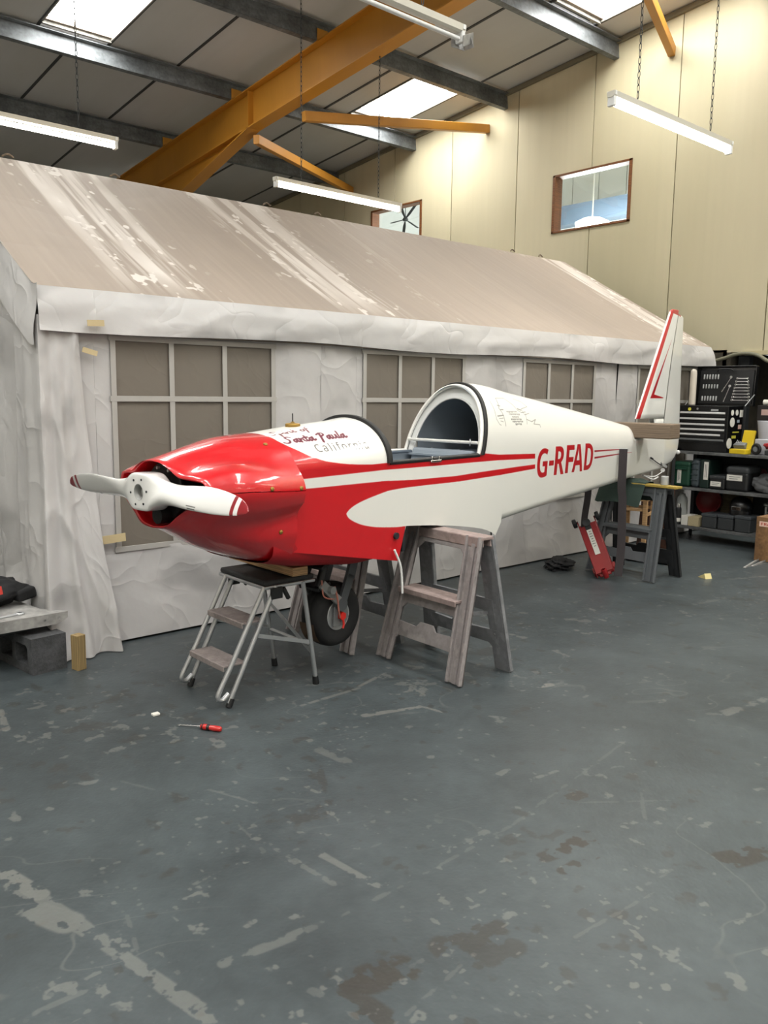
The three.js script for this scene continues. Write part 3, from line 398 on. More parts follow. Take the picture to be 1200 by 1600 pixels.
function paint(g, { X, Yv, poly, smooth, far }) {
  // red nose and forward side
  smooth([[0.2, -0.7], [0.534, -0.62], [0.534, -0.36], [0.526, -0.271], [0.526, -0.229], [0.536, -0.188], [0.56, -0.128], [0.623, -0.069], [0.676, -0.046], [0.743, -0.028], [0.886, -0.009], [1.044, 0.001], [1.144, 0.003]].concat([[1.144, 0.003], [1.16, 0.6], [0.2, 0.6]]), RED);
  poly([[0.2, 0.01], [1.12, 0.004], [1.12, 0.66], [0.2, 0.66]], RED); poly([[1.1, 0.12], [1.32, 0.1], [1.32, 0.66], [1.1, 0.66]], RED);
  poly([[1.0, 0.0], [1.95, -0.012], [2.161, 0.006], [2.604, 0.016], [2.606, 0.046], [2.164, 0.038], [1.65, 0.036], [1.0, 0.032]], RED);
  // white band, then the lower stripe
  poly([[0.55, 0.038], [1.12, 0.031], [1.65, 0.0365], [2.0, 0.038], [2.0, 0.095], [1.73, 0.1025], [1.36, 0.0965], [1.118, 0.086], [0.6, 0.083], [0.55, 0.083]], WHITE);
  poly([[1.1, 0.0855], [1.36, 0.0965], [1.73, 0.1025], [2.17, 0.092], [2.612, 0.083], [2.616, 0.109], [2.174, 0.126], [1.73, 0.135], [1.357, 0.131], [1.1, 0.14]], RED);
  // white blade shape over the wing root
  smooth([[1.75, 0.1345], [1.357, 0.1305], [1.2, 0.133], [1.121, 0.14], [0.98, 0.166], [0.9, 0.19], [0.864, 0.212], [0.86, 0.226], [0.885, 0.25], [0.95, 0.279], [1.03, 0.3], [1.12, 0.314], [1.23, 0.3255], [1.3, 0.3285]].concat([[1.3, 0.3285], [1.34, 0.62], [1.75, 0.62]]), WHITE);
  poly([[1.3015, 0.32], [1.36, 0.3], [1.5, 0.62], [1.3015, 0.66]], WHITE);
  // tapering stripes behind the registration
  poly([[3.527, 0.02], [4.19, 0.019], [4.19, 0.022], [3.53, 0.032]], '#a81420'); poly([[3.537, 0.067], [4.3, 0.046], [4.3, 0.048], [3.541, 0.08]], '#a81420');
  // registration
  const put = (ch, x0, x1, v0, v1) => {
    g.save(); g.fillStyle = '#b8141e'; g.font = 'bold 200px sans-serif'; const m = g.measureText(ch), l = -m.actualBoundingBoxLeft, w = m.actualBoundingBoxRight - l, a = m.actualBoundingBoxAscent, d = m.actualBoundingBoxDescent;
    let px0 = X(x0), px1 = X(x1), y0 = Yv(v0), y1 = Yv(v1); g.translate(px0, y1); g.scale((px1 - px0) / w, (y1 - y0) / (a + d)); g.fillText(ch, -l, -d); g.restore();
  };
  const glyphs = [['G', 2.64, 2.785], ['-', 2.806, 2.872, 1], ['R', 2.888, 3.035], ['F', 3.055, 3.178], ['A', 3.162, 3.34], ['D', 3.362, 3.509]];
  if (far) { g.save(); g.translate(X(2.64) + X(3.509), 0); g.scale(-1, 1); }
  for (const [ch, a, b, dash] of glyphs) { const v0 = lerp(-0.016, -0.036, (a - 2.64) / 0.9), v1 = v0 + 0.187; if (dash) { g.fillStyle = '#b8141e'; g.fillRect(X(a), Yv(0.068), X(b) - X(a), Yv(0.1) - Yv(0.068)); } else put(ch, a, b, v0, v1); }
  if (far) g.restore();
  if (far) return;
  // nose lettering
  script(g, 'Spirit of', X(0.562), Yv(-0.255), 0.0285 * LW / UXL, 0.28, 3.6, '#5e1029');
  script(g, 'Santa Paula', X(0.566), Yv(-0.155), 0.0305 * LW / UXL, 0.25, 4.2, '#5e1029');
  g.save(); g.font = '27px sans-serif'; g.fillStyle = '#4a4542'; let cx = X(0.69); for (const ch of 'California') { g.fillText(ch, cx, Yv(-0.078)); cx += g.measureText(ch).width * 0.9 + 4.2; } g.restore();
  // pencil sketch with small lettering aft of the cockpit
  g.strokeStyle = 'rgba(110,108,104,0.75)'; g.lineJoin = 'round'; const line = (pts, w = 1.6) => { g.lineWidth = w; g.beginPath(); pts.forEach(([x, v], i) => (i ? g.lineTo(X(x), Yv(v)) : g.moveTo(X(x), Yv(v)))); g.stroke(); };
  line([[2.17, -0.325], [2.175, -0.26], [2.168, -0.2], [2.19, -0.17], [2.206, -0.165]]); line([[2.257, -0.341], [2.25, -0.3], [2.235, -0.27], [2.255, -0.24], [2.26, -0.21], [2.258, -0.16]], 2.4); line([[2.257, -0.341], [2.36, -0.345], [2.43, -0.3], [2.46, -0.26], [2.5, -0.245], [2.56, -0.25]], 1.8);
  line([[2.5, -0.35], [2.58, -0.33], [2.62, -0.29], [2.52, -0.27], [2.53, -0.23], [2.6, -0.24]]); line([[2.54, -0.2], [2.6, -0.185], [2.66, -0.2], [2.62, -0.17], [2.7, -0.165], [2.7, -0.15]], 2); line([[2.55, -0.24], [2.53, -0.17]]); line([[2.19, -0.22], [2.26, -0.225]], 3); line([[2.2, -0.205], [2.25, -0.208]]); line([[2.21, -0.19], [2.24, -0.185]]); line([[2.23, -0.29], [2.26, -0.285]], 2.5); line([[2.25, -0.262], [2.28, -0.262]], 3); line([[2.47, -0.27], [2.51, -0.262]], 4);
  const R = rng(77); [[-0.248, 2.31, 0.13], [-0.232, 2.33, 0.14], [-0.215, 2.36, 0.08], [-0.2, 2.34, 0.13], [-0.185, 2.35, 0.13], [-0.17, 2.38, 0.08]].forEach(([v, x, w], i) => { g.fillStyle = i > 2 ? 'rgba(90,88,86,0.85)' : 'rgba(110,108,104,0.7)'; let q = X(x); const e = X(x + w); while (q < e) { const s = 2 + R() * 3; g.fillRect(q, Yv(v) - 2, s, 2.5 + R() * 2.5); q += s + 1.4; } });
}

function side(g, far) {
  const X = (x) => (x - UX0) / UXL * LW, Yv = (v) => (v - UV0) / UVL * LH, poly = (pts, c) => { g.fillStyle = c; g.beginPath(); pts.forEach(([x, v], i) => (i ? g.lineTo(X(x), Yv(v)) : g.moveTo(X(x), Yv(v)))); g.fill(); };
  const smooth = (pts, c) => { g.fillStyle = c; g.beginPath(); g.moveTo(X(pts[0][0]), Yv(pts[0][1])); for (let i = 0; i + 1 < pts.length; i++) { const p0 = pts[Math.max(0, i - 1)], p1 = pts[i], p2 = pts[i + 1], p3 = pts[Math.min(pts.length - 1, i + 2)]; const k = 1 / 6; g.bezierCurveTo(X(p1[0] + (p2[0] - p0[0]) * k), Yv(p1[1] + (p2[1] - p0[1]) * k), X(p2[0] - (p3[0] - p1[0]) * k), Yv(p2[1] - (p3[1] - p1[1]) * k), X(p2[0]), Yv(p2[1])); } g.fill(); };
  g.fillStyle = WHITE; g.fillRect(0, 0, LW, LH);
  paint(g, { X, Yv, poly, smooth, far });
}
const tLivery = canvasTex(LW, LH * 2, (g) => {
  g.save(); side(g, false); g.restore();
  g.save(); g.translate(0, LH); g.beginPath(); g.rect(0, 0, LW, LH); g.clip(); side(g, true); g.restore();
});
tLivery.wrapS = tLivery.wrapT = THREE.ClampToEdgeWrapping;
const PAINT = { clearcoat: 1, clearcoatRoughness: 0.06, side: THREE.DoubleSide };
const M_livery = mat('#ffffff', 0.4, 0, { ...PAINT, clearcoat: 0.6, clearcoatRoughness: 0.1, map: tLivery }), M_red = mat(RED, 0.35, 0, PAINT), M_redDull = grainy('#a8101a', 0.5, 0, 3, 0.0005, { side: THREE.DoubleSide }), M_whitePaint = mat(WHITE, 0.4, 0, PAINT), M_inside = grainy('#929ca6', 0.6, 0, 2, 0.0006, { side: THREE.DoubleSide }), M_dark = mat('#1c2026', 0.7, 0, { side: THREE.DoubleSide });
// fuselage skin
const XF = [...lin(0.45, 1.3, 18)], HOOP = 1.95;
const NS = 14, sideF = (x, j) => { const ys = BODY(x)[1], yb = sideBottom(x), y = lerp(ys, yb, j / NS); return [sideZ(x, y), y, ys - y]; };
const deckF = (x, j) => { const L = archLen(x), [z, y] = archPt(x, j); return [z, y, -(L[NA] - L[j])]; };
const xa = lin(HOOP, 4.36, 48), bodyBottomR = 0.055;
const aftSide = (x, j) => { // side, rounded corner, bottom
  const [, ys, , yb] = BODY(x), r = Math.min(bodyBottomR, sideZ(x, yb) * 0.8), zb = sideZ(x, yb + r);
  if (j <= 12) { const y = lerp(ys, yb + r, j / 12); return [sideZ(x, y), y, ys - y]; }
  if (j <= 18) { const a = (j - 12) / 6 * Math.PI / 2; return [zb - r + r * Math.cos(a), yb + r - r * Math.sin(a), ys - (yb + r) + r * a]; }
  const t = (j - 18) / 4; return [(zb - r) * (1 - t), yb, ys - yb + 0.02];
};
const skin = [...shell(lin(0.515, 1.15, 16), NA, deckF), ...shell(XF, NS, sideF), ...shell(lin(1.3001, 2.24, 18), NS, sideF), ...shell(xa, NA, deckF, (x, y) => hoopShift(y) * sstep(2.6, HOOP, x)), ...shell(lin(2.2401, 4.36, 44), 22, aftSide)];
const fus = mesh('fuselage', skin, M_livery, air, true);
// tail saddle and cone behind the deck
const cone = (x, j) => { const [, ys, , yb] = BODY(x), zt = sideZ(x, ys), top = 1.222; if (j <= 4) return [zt * 0.85 * j / 4, top, -0.02]; if (j <= 8) { const a = (j - 4) / 4 * Math.PI / 2; return [zt * (0.85 + 0.15 * Math.sin(a)), top - 0.02 * (1 - Math.cos(a)), 0]; } if (j <= 20) { const y = lerp(top - 0.02, yb + 0.03, (j - 8) / 12); return [sideZ(x, y), y, ys - y]; } const a = (j - 20) / 4 * Math.PI / 2, zb = sideZ(x, yb + 0.03); return [zb * Math.cos(a), yb + 0.03 - 0.03 * Math.sin(a), ys - yb]; };
mesh('tail_cone', [...shell(lin(4.34, 5.07, 14), 24, cone)], M_livery, air, true);
mesh('deck_end', [grid(10, NA * 2, (u, v, i, j) => { const k = Math.abs(j - NA), s = j < NA ? -1 : 1, [z, y] = archPt(4.36, k); return [4.36 + 0.05 * Math.sin(u * 1.57), lerp(y, 1.2, u * 0.98), s * z * (1 - 0.1 * u), ...liv(4.36, -0.05)]; })], M_whitePaint, air, true);
// inside: lining, floor, seat pan, bulkheads
const inF = (x, j) => { const ys = BODY(x)[1] - 0.005, yb = Math.max(sideBottom(x) + 0.01, 0.86), y = lerp(ys, yb, j / 6); return [sideZ(x, y) - 0.022, y, 0]; };
for (const g of shell(lin(0.9, 2.1, 20), 6, inF)) mesh('cockpit_lining', g, M_inside, air);
mesh('cockpit_floor', [box(1.4, 0.02, 0.46, [1.36, 0.905, 0]), box(0.02, 0.3, 0.5, [0.62, 1.05, 0]), rbox(0.55, 0.05, 0.44, 0.02, [1.62, 0.95, 0], [0, 0, -0.12]), rbox(0.05, 0.36, 0.44, 0.02, [1.93, 1.06, 0], [0, 0, -0.25])], M_inside, air);
mesh('rear_shelf', [box(0.6, 0.012, 0.4, [2.27, 1.2, 0]), box(0.2, 0.012, 0.48, [2.02, 1.2, 0])], M_inside, air);
mesh('rear_lining', [...shell(lin(2.05, 2.9, 16), NA, (x, j) => { const [z, y] = archPt(x, j); return [z * 0.965, y - 0.014, 0]; }), prism([...Array(33)].map((_, k) => { const a = k / 32 * Math.PI, [z, y] = archPt(2.9, Math.abs(16 - k) / 16 * NA); return [(k < 16 ? z : -z) * 0.94, y - 0.02]; }), 0.01, [2.9, 0, 0], [0, Math.PI / 2, 0])], M_inside, air);
// sills: black rubbed edge with a lighter inner rail
const sillPts = (s, dz, dy) => lin(1.16, 1.95, 10).map((x) => [x, BODY(x)[1] + dy, s * (BODY(x)[2] + dz)]);
for (const s of [1, -1]) { mesh('sill', [tube(sillPts(s, -0.006, 0.0), 0.0125, 8)], s > 0 ? MT.black : M_whitePaint, air); mesh('sill_rail', [tube(sillPts(s, -0.045, -0.004), 0.01, 6)], grainy('#5c6671', 0.5), air); }
mesh('canopy_latch', [rbox(0.09, 0.012, 0.012, 0.004, [1.53, 1.205, 0.286]), rbox(0.012, 0.03, 0.012, 0.003, [1.5, 1.215, 0.283]), rbox(0.012, 0.03, 0.012, 0.003, [1.56, 1.215, 0.283])], MT.chrome, air);
// front coaming: black rubber strip along the windscreen arch
const archLine = (x, k0, k1, o, dx = () => 0) => { const P = []; for (let k = -NA; k <= NA; k++) { const [z, y] = archPt(x, Math.abs(k)), s = Math.sign(k), [z2, y2] = archPt(x, Math.min(NA, Math.abs(k) + 0.5)), [z1, y1] = archPt(x, Math.max(0, Math.abs(k) - 0.5)); let nz = y1 - y2, ny = z2 - z1; const L = Math.hypot(nz, ny) || 1; P.push([x + dx(y), y + o * ny / L, (s || 1) * z * (s === 0 ? 0 : 1) + s * o * nz / L]); } return P; };
function strip(path, w, h) { // flat ribbon of width w along local x, thickness h outward
  return grid(path.length - 1, 8, (u, v, i, j) => { const p = path[i], a = path[Math.max(0, i - 1)], b = path[Math.min(path.length - 1, i + 1)], ty = b[1] - a[1], tz = b[2] - a[2], L = Math.hypot(ty, tz), ny = tz / L, nz = -ty / L, q = [[0, -0.3], [0, 0.8], [0.12, 1], [0.5, 1], [0.88, 1], [1, 0.8], [1, -0.3], [0.5, -0.3], [0, -0.3]][j]; return [p[0] + (q[0] - 0.5) * w, p[1] + q[1] * h * ny, p[2] + q[1] * h * nz]; });
}
mesh('windscreen_seal', [strip(archLine(1.155, 0, 0, 0.001), 0.032, 0.012)], mat('#131313', 0.6, 0, { side: THREE.DoubleSide }), air);
// rear hoop: seal, white rim, bulkhead with an arched opening, cross bar
const sh = (y) => hoopShift(y);
mesh('hoop_seal', [strip(archLine(HOOP + 0.025, 0, 0, 0.001, sh), 0.03, 0.01)], mat('#131313', 0.6, 0, { side: THREE.DoubleSide }), air);
mesh('hoop_rim', [tube(archLine(HOOP - 0.005, 0, 0, -0.006, sh), 0.011, 8)], M_whitePaint, air);
{
  const out = archLine(HOOP + 0.012, 0, 0, -0.01, sh), n = out.length;
  const inner = out.map((p, i) => { const t = (i / (n - 1)) * 2 - 1, a = Math.acos(clamp(Math.abs(t), 0, 1)); const z = Math.sign(t || 1) * 0.236 * Math.sin(Math.abs(t) * Math.PI / 2), y = 1.2 + 0.33 * Math.pow(Math.cos(Math.abs(t) * Math.PI / 2), 0.92); return [HOOP + 0.03 + sh(y) * 0.85, y, z]; });
  mesh('hoop_bulkhead', [grid(n - 1, 4, (u, v, i, j) => [0, 1, 2].map((k) => lerp(out[i][k], inner[i][k], v))), tube(inner, 0.006, 6, 60)], mat('#d9dad8', 0.4, 0, { side: THREE.DoubleSide }), air);
}
mesh('cross_bar', [tube([[HOOP + 0.01, 1.282, -0.252], [HOOP + 0.01, 1.282, 0.252]], 0.0095, 12)], M_whitePaint, air);
mesh('harness_fitting', [tf(new THREE.TorusGeometry(0.018, 0.004, 6, 14), [HOOP + 0.005, 1.282, 0.2], [0, 0.6, 0])], MT.alu, air);
for (const z of [-0.1, 0.1]) mesh('harness_fitting', [rbox(0.05, 0.012, 0.02, 0.003, [2.02, 1.212, z]), tf(new THREE.TorusGeometry(0.014, 0.004, 6, 12), [1.99, 1.22, z])], MT.alu, air);
// fuel cap with float wire
{ const c = mesh('fuel_cap', lathe([[0.001, 0.0], [0.034, 0.0], [0.036, 0.004], [0.036, 0.016], [0.03, 0.02], [0.012, 0.022], [0.006, 0.028], [0.001, 0.028]], [0.785, 1.386, 0]), MT.brass, air); mesh('float_wire', tube([[0.785, 1.41, 0], [0.784, 1.452, 0]], 0.003, 6), MT.black, c); mesh('cap_seal', lathe([[0.001, -0.006], [0.037, -0.006], [0.037, 0.002], [0.001, 0.002]], [0.785, 1.386, 0]), MT.black, c); }
// wing root: hole in the side and the lower belly
for (const s of [1, -1]) mesh('spar_hole', cyl(0.017, 0.017, 0.014, [1.22, 0.847, s * 0.2835], [Math.PI / 2, 0, 0], 18), M_dark, air);
const BELLY = table([[0.42, 0.806, 0.272, 0.9], [0.6, 0.765, 0.27, 0.9], [0.85, 0.73, 0.255, 0.88], [1.05, 0.703, 0.23, 0.86], [1.2, 0.7, 0.2, 0.84]]);
mesh('belly_fairing', shell(lin(0.42, 1.2, 14), 10, (x, j) => { const [yb, w, yt] = BELLY(x), a = j / 10 * Math.PI / 2; return [w * Math.pow(Math.cos(a), 0.45), yt - (yt - yb) * Math.pow(Math.sin(a), 0.7), 0]; }), M_redDull, air);
mesh('wing_box', [box(0.86, 0.02, 0.46, [1.75, 0.905, 0]), box(0.02, 0.16, 0.5, [1.32, 0.83, 0]), box(0.02, 0.06, 0.36, [2.1, 0.87, 0])], M_dark, air);
// ---------- cowling, engine ----------
// half outline at each station, crest to keel: z, y
const CW = [
  [0.035, [[0, 1.277], [0.066, 1.27], [0.122, 1.25], [0.175, 1.23], [0.235, 1.224], [0.292, 1.208], [0.318, 1.155], [0.296, 1.1], [0.23, 1.068], [0.155, 1.035], [0.085, 0.996], [0, 0.986]]],
  [0.1, [[0, 1.294], [0.065, 1.286], [0.118, 1.262], [0.175, 1.246], [0.245, 1.243], [0.312, 1.22], [0.342, 1.155], [0.316, 1.086], [0.25, 1.032], [0.17, 0.985], [0.09, 0.963], [0, 0.955]]],
  [0.22, [[0, 1.324], [0.08, 1.314], [0.138, 1.284], [0.192, 1.262], [0.262, 1.256], [0.335, 1.228], [0.37, 1.155], [0.34, 1.078], [0.27, 1.01], [0.21, 0.943], [0.12, 0.903], [0, 0.887]]],
  [0.34, [[0, 1.35], [0.095, 1.34], [0.162, 1.305], [0.215, 1.272], [0.28, 1.25], [0.345, 1.215], [0.376, 1.148], [0.35, 1.075], [0.292, 1.005], [0.262, 0.92], [0.17, 0.857], [0, 0.838]]],
  [0.43, [[0, 1.36], [0.105, 1.35], [0.18, 1.32], [0.236, 1.286], [0.29, 1.246], [0.346, 1.2], [0.37, 1.142], [0.35, 1.08], [0.304, 1.015], [0.286, 0.92], [0.205, 0.832], [0, 0.806]]],
  [0.53, [[0, 1.3665], [0.115, 1.357], [0.2, 1.33], [0.256, 1.296], [0.296, 1.245], [0.342, 1.186], [0.358, 1.136], [0.346, 1.085], [0.306, 1.03], [0.296, 0.92], [0.225, 0.812], [0, 0.778]]],
];
const NP = CW[0][1].length;
const cowlTab = table(CW.map(([x, p]) => [x, ...p.flat()]));
function cowlPt(x, t) { // t 0..NP-1 along the outline
  const f = cowlTab(x), P = (k) => k < 0 ? [-f[2], f[3]] : k >= NP ? [-f[2 * (NP - 2)], f[2 * (NP - 2) + 1]] : [f[2 * k], f[2 * k + 1]], i = Math.min(NP - 2, Math.floor(t)), q = t - i, p0 = P(i - 1), p1 = P(i), p2 = P(i + 1), p3 = P(i + 2);
  return [0, 1].map((k) => 0.5 * (2 * p1[k] + (p2[k] - p0[k]) * q + (2 * p0[k] - 5 * p1[k] + 4 * p2[k] - p3[k]) * q * q + (3 * p1[k] - p0[k] - 3 * p2[k] + p3[k]) * q * q * q));
}
const LIP = [[0, 1.264], [0.058, 1.258], [0.108, 1.234], [0.152, 1.206], [0.22, 1.197], [0.278, 1.188], [0.297, 1.155], [0.278, 1.116], [0.215, 1.1], [0.148, 1.06], [0.085, 1.016], [0, 1.002]];
const lipTab = table(LIP.map(([z, y], k) => [k, z, y]));
const frontX = (t) => { const k = t / (NP - 1), z = lipTab(t)[0]; return 0.004 + 0.05 * Math.pow(z / 0.3, 2); };
// rows from inside the lip, round the edge, and aft
const CR = [[-3, 0], [-2, 0], [-1, 0], [0, 0]].concat(lin(0.035, 0.53, 22).map((x) => [1, x]));
function cowlRow(r, t) {
  const [k, x] = CR[r], o = cowlPt(0.035, t), l = lipTab(t), fx = frontX(t);
  if (k === -3) return [0.2, l[1] + (1.15 - l[1]) * -0.08, l[0] * 1.05]; if (k === -2) return [0.06 + fx, l[1], l[0]]; if (k === -1) return [fx + 0.012, l[1] * 0.92 + o[1] * 0.08, l[0] * 0.92 + o[0] * 0.08];
  if (k === 0) return [fx, lerp(l[1], o[1], 0.5), lerp(l[0], o[0], 0.5)];
  const c = cowlPt(x, t), b = sstep(0.035, 0.2, x); return [lerp(x + fx - 0.004, x, b), c[1], c[0]];
}
function cowlHalf(t0, t1, n) { return [1, -1].map((s) => grid(CR.length - 1, n, (u, v, i, j) => { const t = lerp(t0, t1, s > 0 ? 1 - j / n : j / n), p = cowlRow(i, t); return [p[0], p[1], s * p[2]]; })); }
const weld = (gs) => gs.map((g) => g);
const upper = mesh('upper_cowling', cowlHalf(0, 5.985, 60), M_red, air), lower = mesh('lower_cowling', cowlHalf(6.03, NP - 1, 50), M_red, air);
for (const s of [1, -1]) { // cheek ends
  mesh('cheek_end', [grid(20, 3, (u, v) => { const t = lerp(3.4, 8.3, u), c = cowlPt(0.53, t); return [0.53 + 0.002 * v, lerp(c[1], lerp(1.22, 1.06, u), v), s * lerp(c[0], 0.288, v)]; })], M_redDull, air);
  mesh('exhaust_slot', [prism([[-0.018, -0.045], [0.02, -0.04], [0.022, 0.03], [-0.018, 0.04]], 0.004, [0.535, 1.125, s * 0.322], [0, Math.PI / 2, 0])], M_dark, air);
}
for (const s of [1, -1]) for (const [x, t] of [[0.325, 5.85], [0.5, 5.8], [0.46, 1.9], [0.44, 8.6]]) { const c = cowlPt(x, t), c2 = cowlPt(x, t + 0.2), c1 = cowlPt(x, t - 0.2), n = V3(0, c2[0] - c1[0], -(c2[1] - c1[1])).normalize(); if (s < 0) n.z *= -1; const g = lathe([[0.001, 0.006], [0.006, 0.006], [0.0095, 0.003], [0.0105, -0.003], [0.001, -0.003]], undefined, undefined, 14); g.applyQuaternion(new THREE.Quaternion().setFromUnitVectors(Y, n)); g.translate(x, c[1], s * c[0]); mesh('fastener', g, MT.brass, t < 6 ? upper : lower); }
{
  const e = partGroup('engine', air), M_eng = grainy('#1d1f20', 0.55, 0.3, 8, 0.002);
  mesh('crankcase', [cyl(0.115, 0.115, 0.3, [0.22, 1.14, 0], [0, 0, Math.PI / 2], 26), cyl(0.06, 0.06, 0.12, [0.06, 1.145, 0], [0, 0, Math.PI / 2], 20), box(0.26, 0.16, 0.22, [0.26, 1.1, 0])], M_eng, e);
  mesh('front_plate', [lathe([[0.001, 0], [0.118, 0], [0.122, 0.008], [0.118, 0.02], [0.001, 0.02]], [0.085, 1.14, 0], [0, 0, Math.PI / 2])], M_eng, e);
  for (let k = 0; k < 8; k++) { const a = k * Math.PI / 4 + 0.3; mesh('case_bolt', cyl(0.007, 0.007, 0.014, [0.06, 1.14 + 0.1 * Math.sin(a), 0.1 * Math.cos(a)], [0, 0, Math.PI / 2], 6), MT.steel, e); }
  for (const s of [1, -1]) mesh('cylinder', [...Array(9)].map((_, k) => rbox(0.17, 0.13, 0.004, 0.002, [0.24, 1.15, s * (0.13 + k * 0.017)])).concat([cyl(0.05, 0.05, 0.17, [0.24, 1.15, s * 0.2], [Math.PI / 2, 0, 0], 16)]), M_eng, e);
  mesh('baffle', [box(0.012, 0.16, 0.56, [0.34, 1.15, 0])], M_dark, e);
  mesh('oil_filter', [cyl(0.035, 0.035, 0.09, [0.06, 1.045, 0.02], [0, 0, Math.PI / 2], 18)], M_eng, e);
}
// ---------- propeller ----------
{
  const p = partGroup('propeller', air); p.position.set(-0.01, 1.146, 0); p.rotation.x = 0.0;
  const tProp = canvasTex(1024, 128, (g, w, h) => { // u along the span from -0.64 to 0.64
    const X = (z) => (z + 0.64) / 1.28 * w; g.fillStyle = '#e6e5e2'; g.fillRect(0, 0, w, h); g.fillStyle = '#8f1620';
    for (const s of [1, -1]) { const b = (a, c) => g.fillRect(Math.min(X(s * a), X(s * c)), 0, Math.abs(X(a) - X(c)), h); b(0.585, 0.66); b(0.545, 0.563); }
    g.fillStyle = '#5a5a58'; g.font = 'italic bold 15px sans-serif'; g.fillRect(X(0.30), h * 0.60, 44, 2); g.fillRect(X(0.305), h * 0.545, 36, 3);
    g.fillRect(X(-0.39), h * 0.58, 14, 4); g.fillRect(X(-0.385), h * 0.54, 8, 8);
  });
  const BL = table([[0, 0.155, 0.09, 0.0, 0], [0.05, 0.15, 0.09, 0.0, 0], [0.085, 0.125, 0.086, 0.15, 0], [0.13, 0.098, 0.07, 0.42, 0], [0.19, 0.092, 0.052, 0.62, 0], [0.28, 0.102, 0.036, 0.6, 0], [0.38, 0.105, 0.026, 0.52, 0], [0.48, 0.094, 0.019, 0.46, -0.004], [0.56, 0.073, 0.013, 0.42, -0.008], [0.605, 0.05, 0.009, 0.4, -0.012], [0.63, 0.025, 0.006, 0.4, -0.018], [0.638, 0.004, 0.002, 0.4, -0.02]]);
  const zs = []; for (let k = -60; k <= 60; k++) { const t = k / 60; zs.push(Math.sign(t) * 0.638 * Math.pow(Math.abs(t), 0.9)); }
  const blade = grid(zs.length - 1, 32, (u, v, i, j) => {
    const z = zs[i], r = Math.abs(z), [c, t, tw, off] = BL(r), a = -j / 32 * Math.PI * 2, s = z >= 0 ? 1 : -1, round = sstep(0.05, 0.16, r);
    const e = lerp(0.22, 1, round), ca = Math.cos(a), sa = Math.sin(a), cx = Math.sign(ca) * Math.pow(Math.abs(ca), e), sx = Math.sign(sa) * Math.pow(Math.abs(sa), e);
    const y = cx * c / 2 + off, x = sx * t / 2 * (1 - 0.35 * cx * round), th = tw * s;
    return [x * Math.cos(th) + y * Math.sin(th), y * Math.cos(th) - x * Math.sin(th), z, (z + 0.64) / 1.28, j / 32];
  });
  { const bg = mergeVertices(blade, 1e-5); const A = new Brush(blade), B = new Brush(new THREE.CylinderGeometry(0.031, 0.031, 0.06, 28).rotateZ(Math.PI / 2).translate(-0.042, 0, 0)); A.updateMatrixWorld(); B.updateMatrixWorld(); const ev = new Evaluator(); ev.useGroups = false; ev.attributes = ['position', 'normal', 'uv']; const res = ev.evaluate(A, B, SUBTRACTION); mesh('blades', res.geometry, mat('#ffffff', 0.3, 0, { ...PAINT, map: tProp }), p, true); }
  mesh('hub_bore', [lathe([[0.0305, 0.0], [0.0305, 0.0445], [0.033, 0.046], [0.0335, 0.0452], [0.0335, 0.0]], [0, 0, 0], [0, 0, Math.PI / 2]), cyl(0.016, 0.016, 0.02, [-0.012, 0, 0], [0, 0, Math.PI / 2], 18)], mat('#a9a9a6', 0.6, 0, { side: THREE.DoubleSide }), p);
  for (let k = 0; k < 6; k++) { const a = k * Math.PI / 3 + 0.1; mesh('bolt_hole', cyl(0.0045, 0.0045, 0.003, [-0.0455, 0.056 * Math.sin(a), 0.056 * Math.cos(a)], [0, 0, Math.PI / 2], 12), M_dark, p); }
}
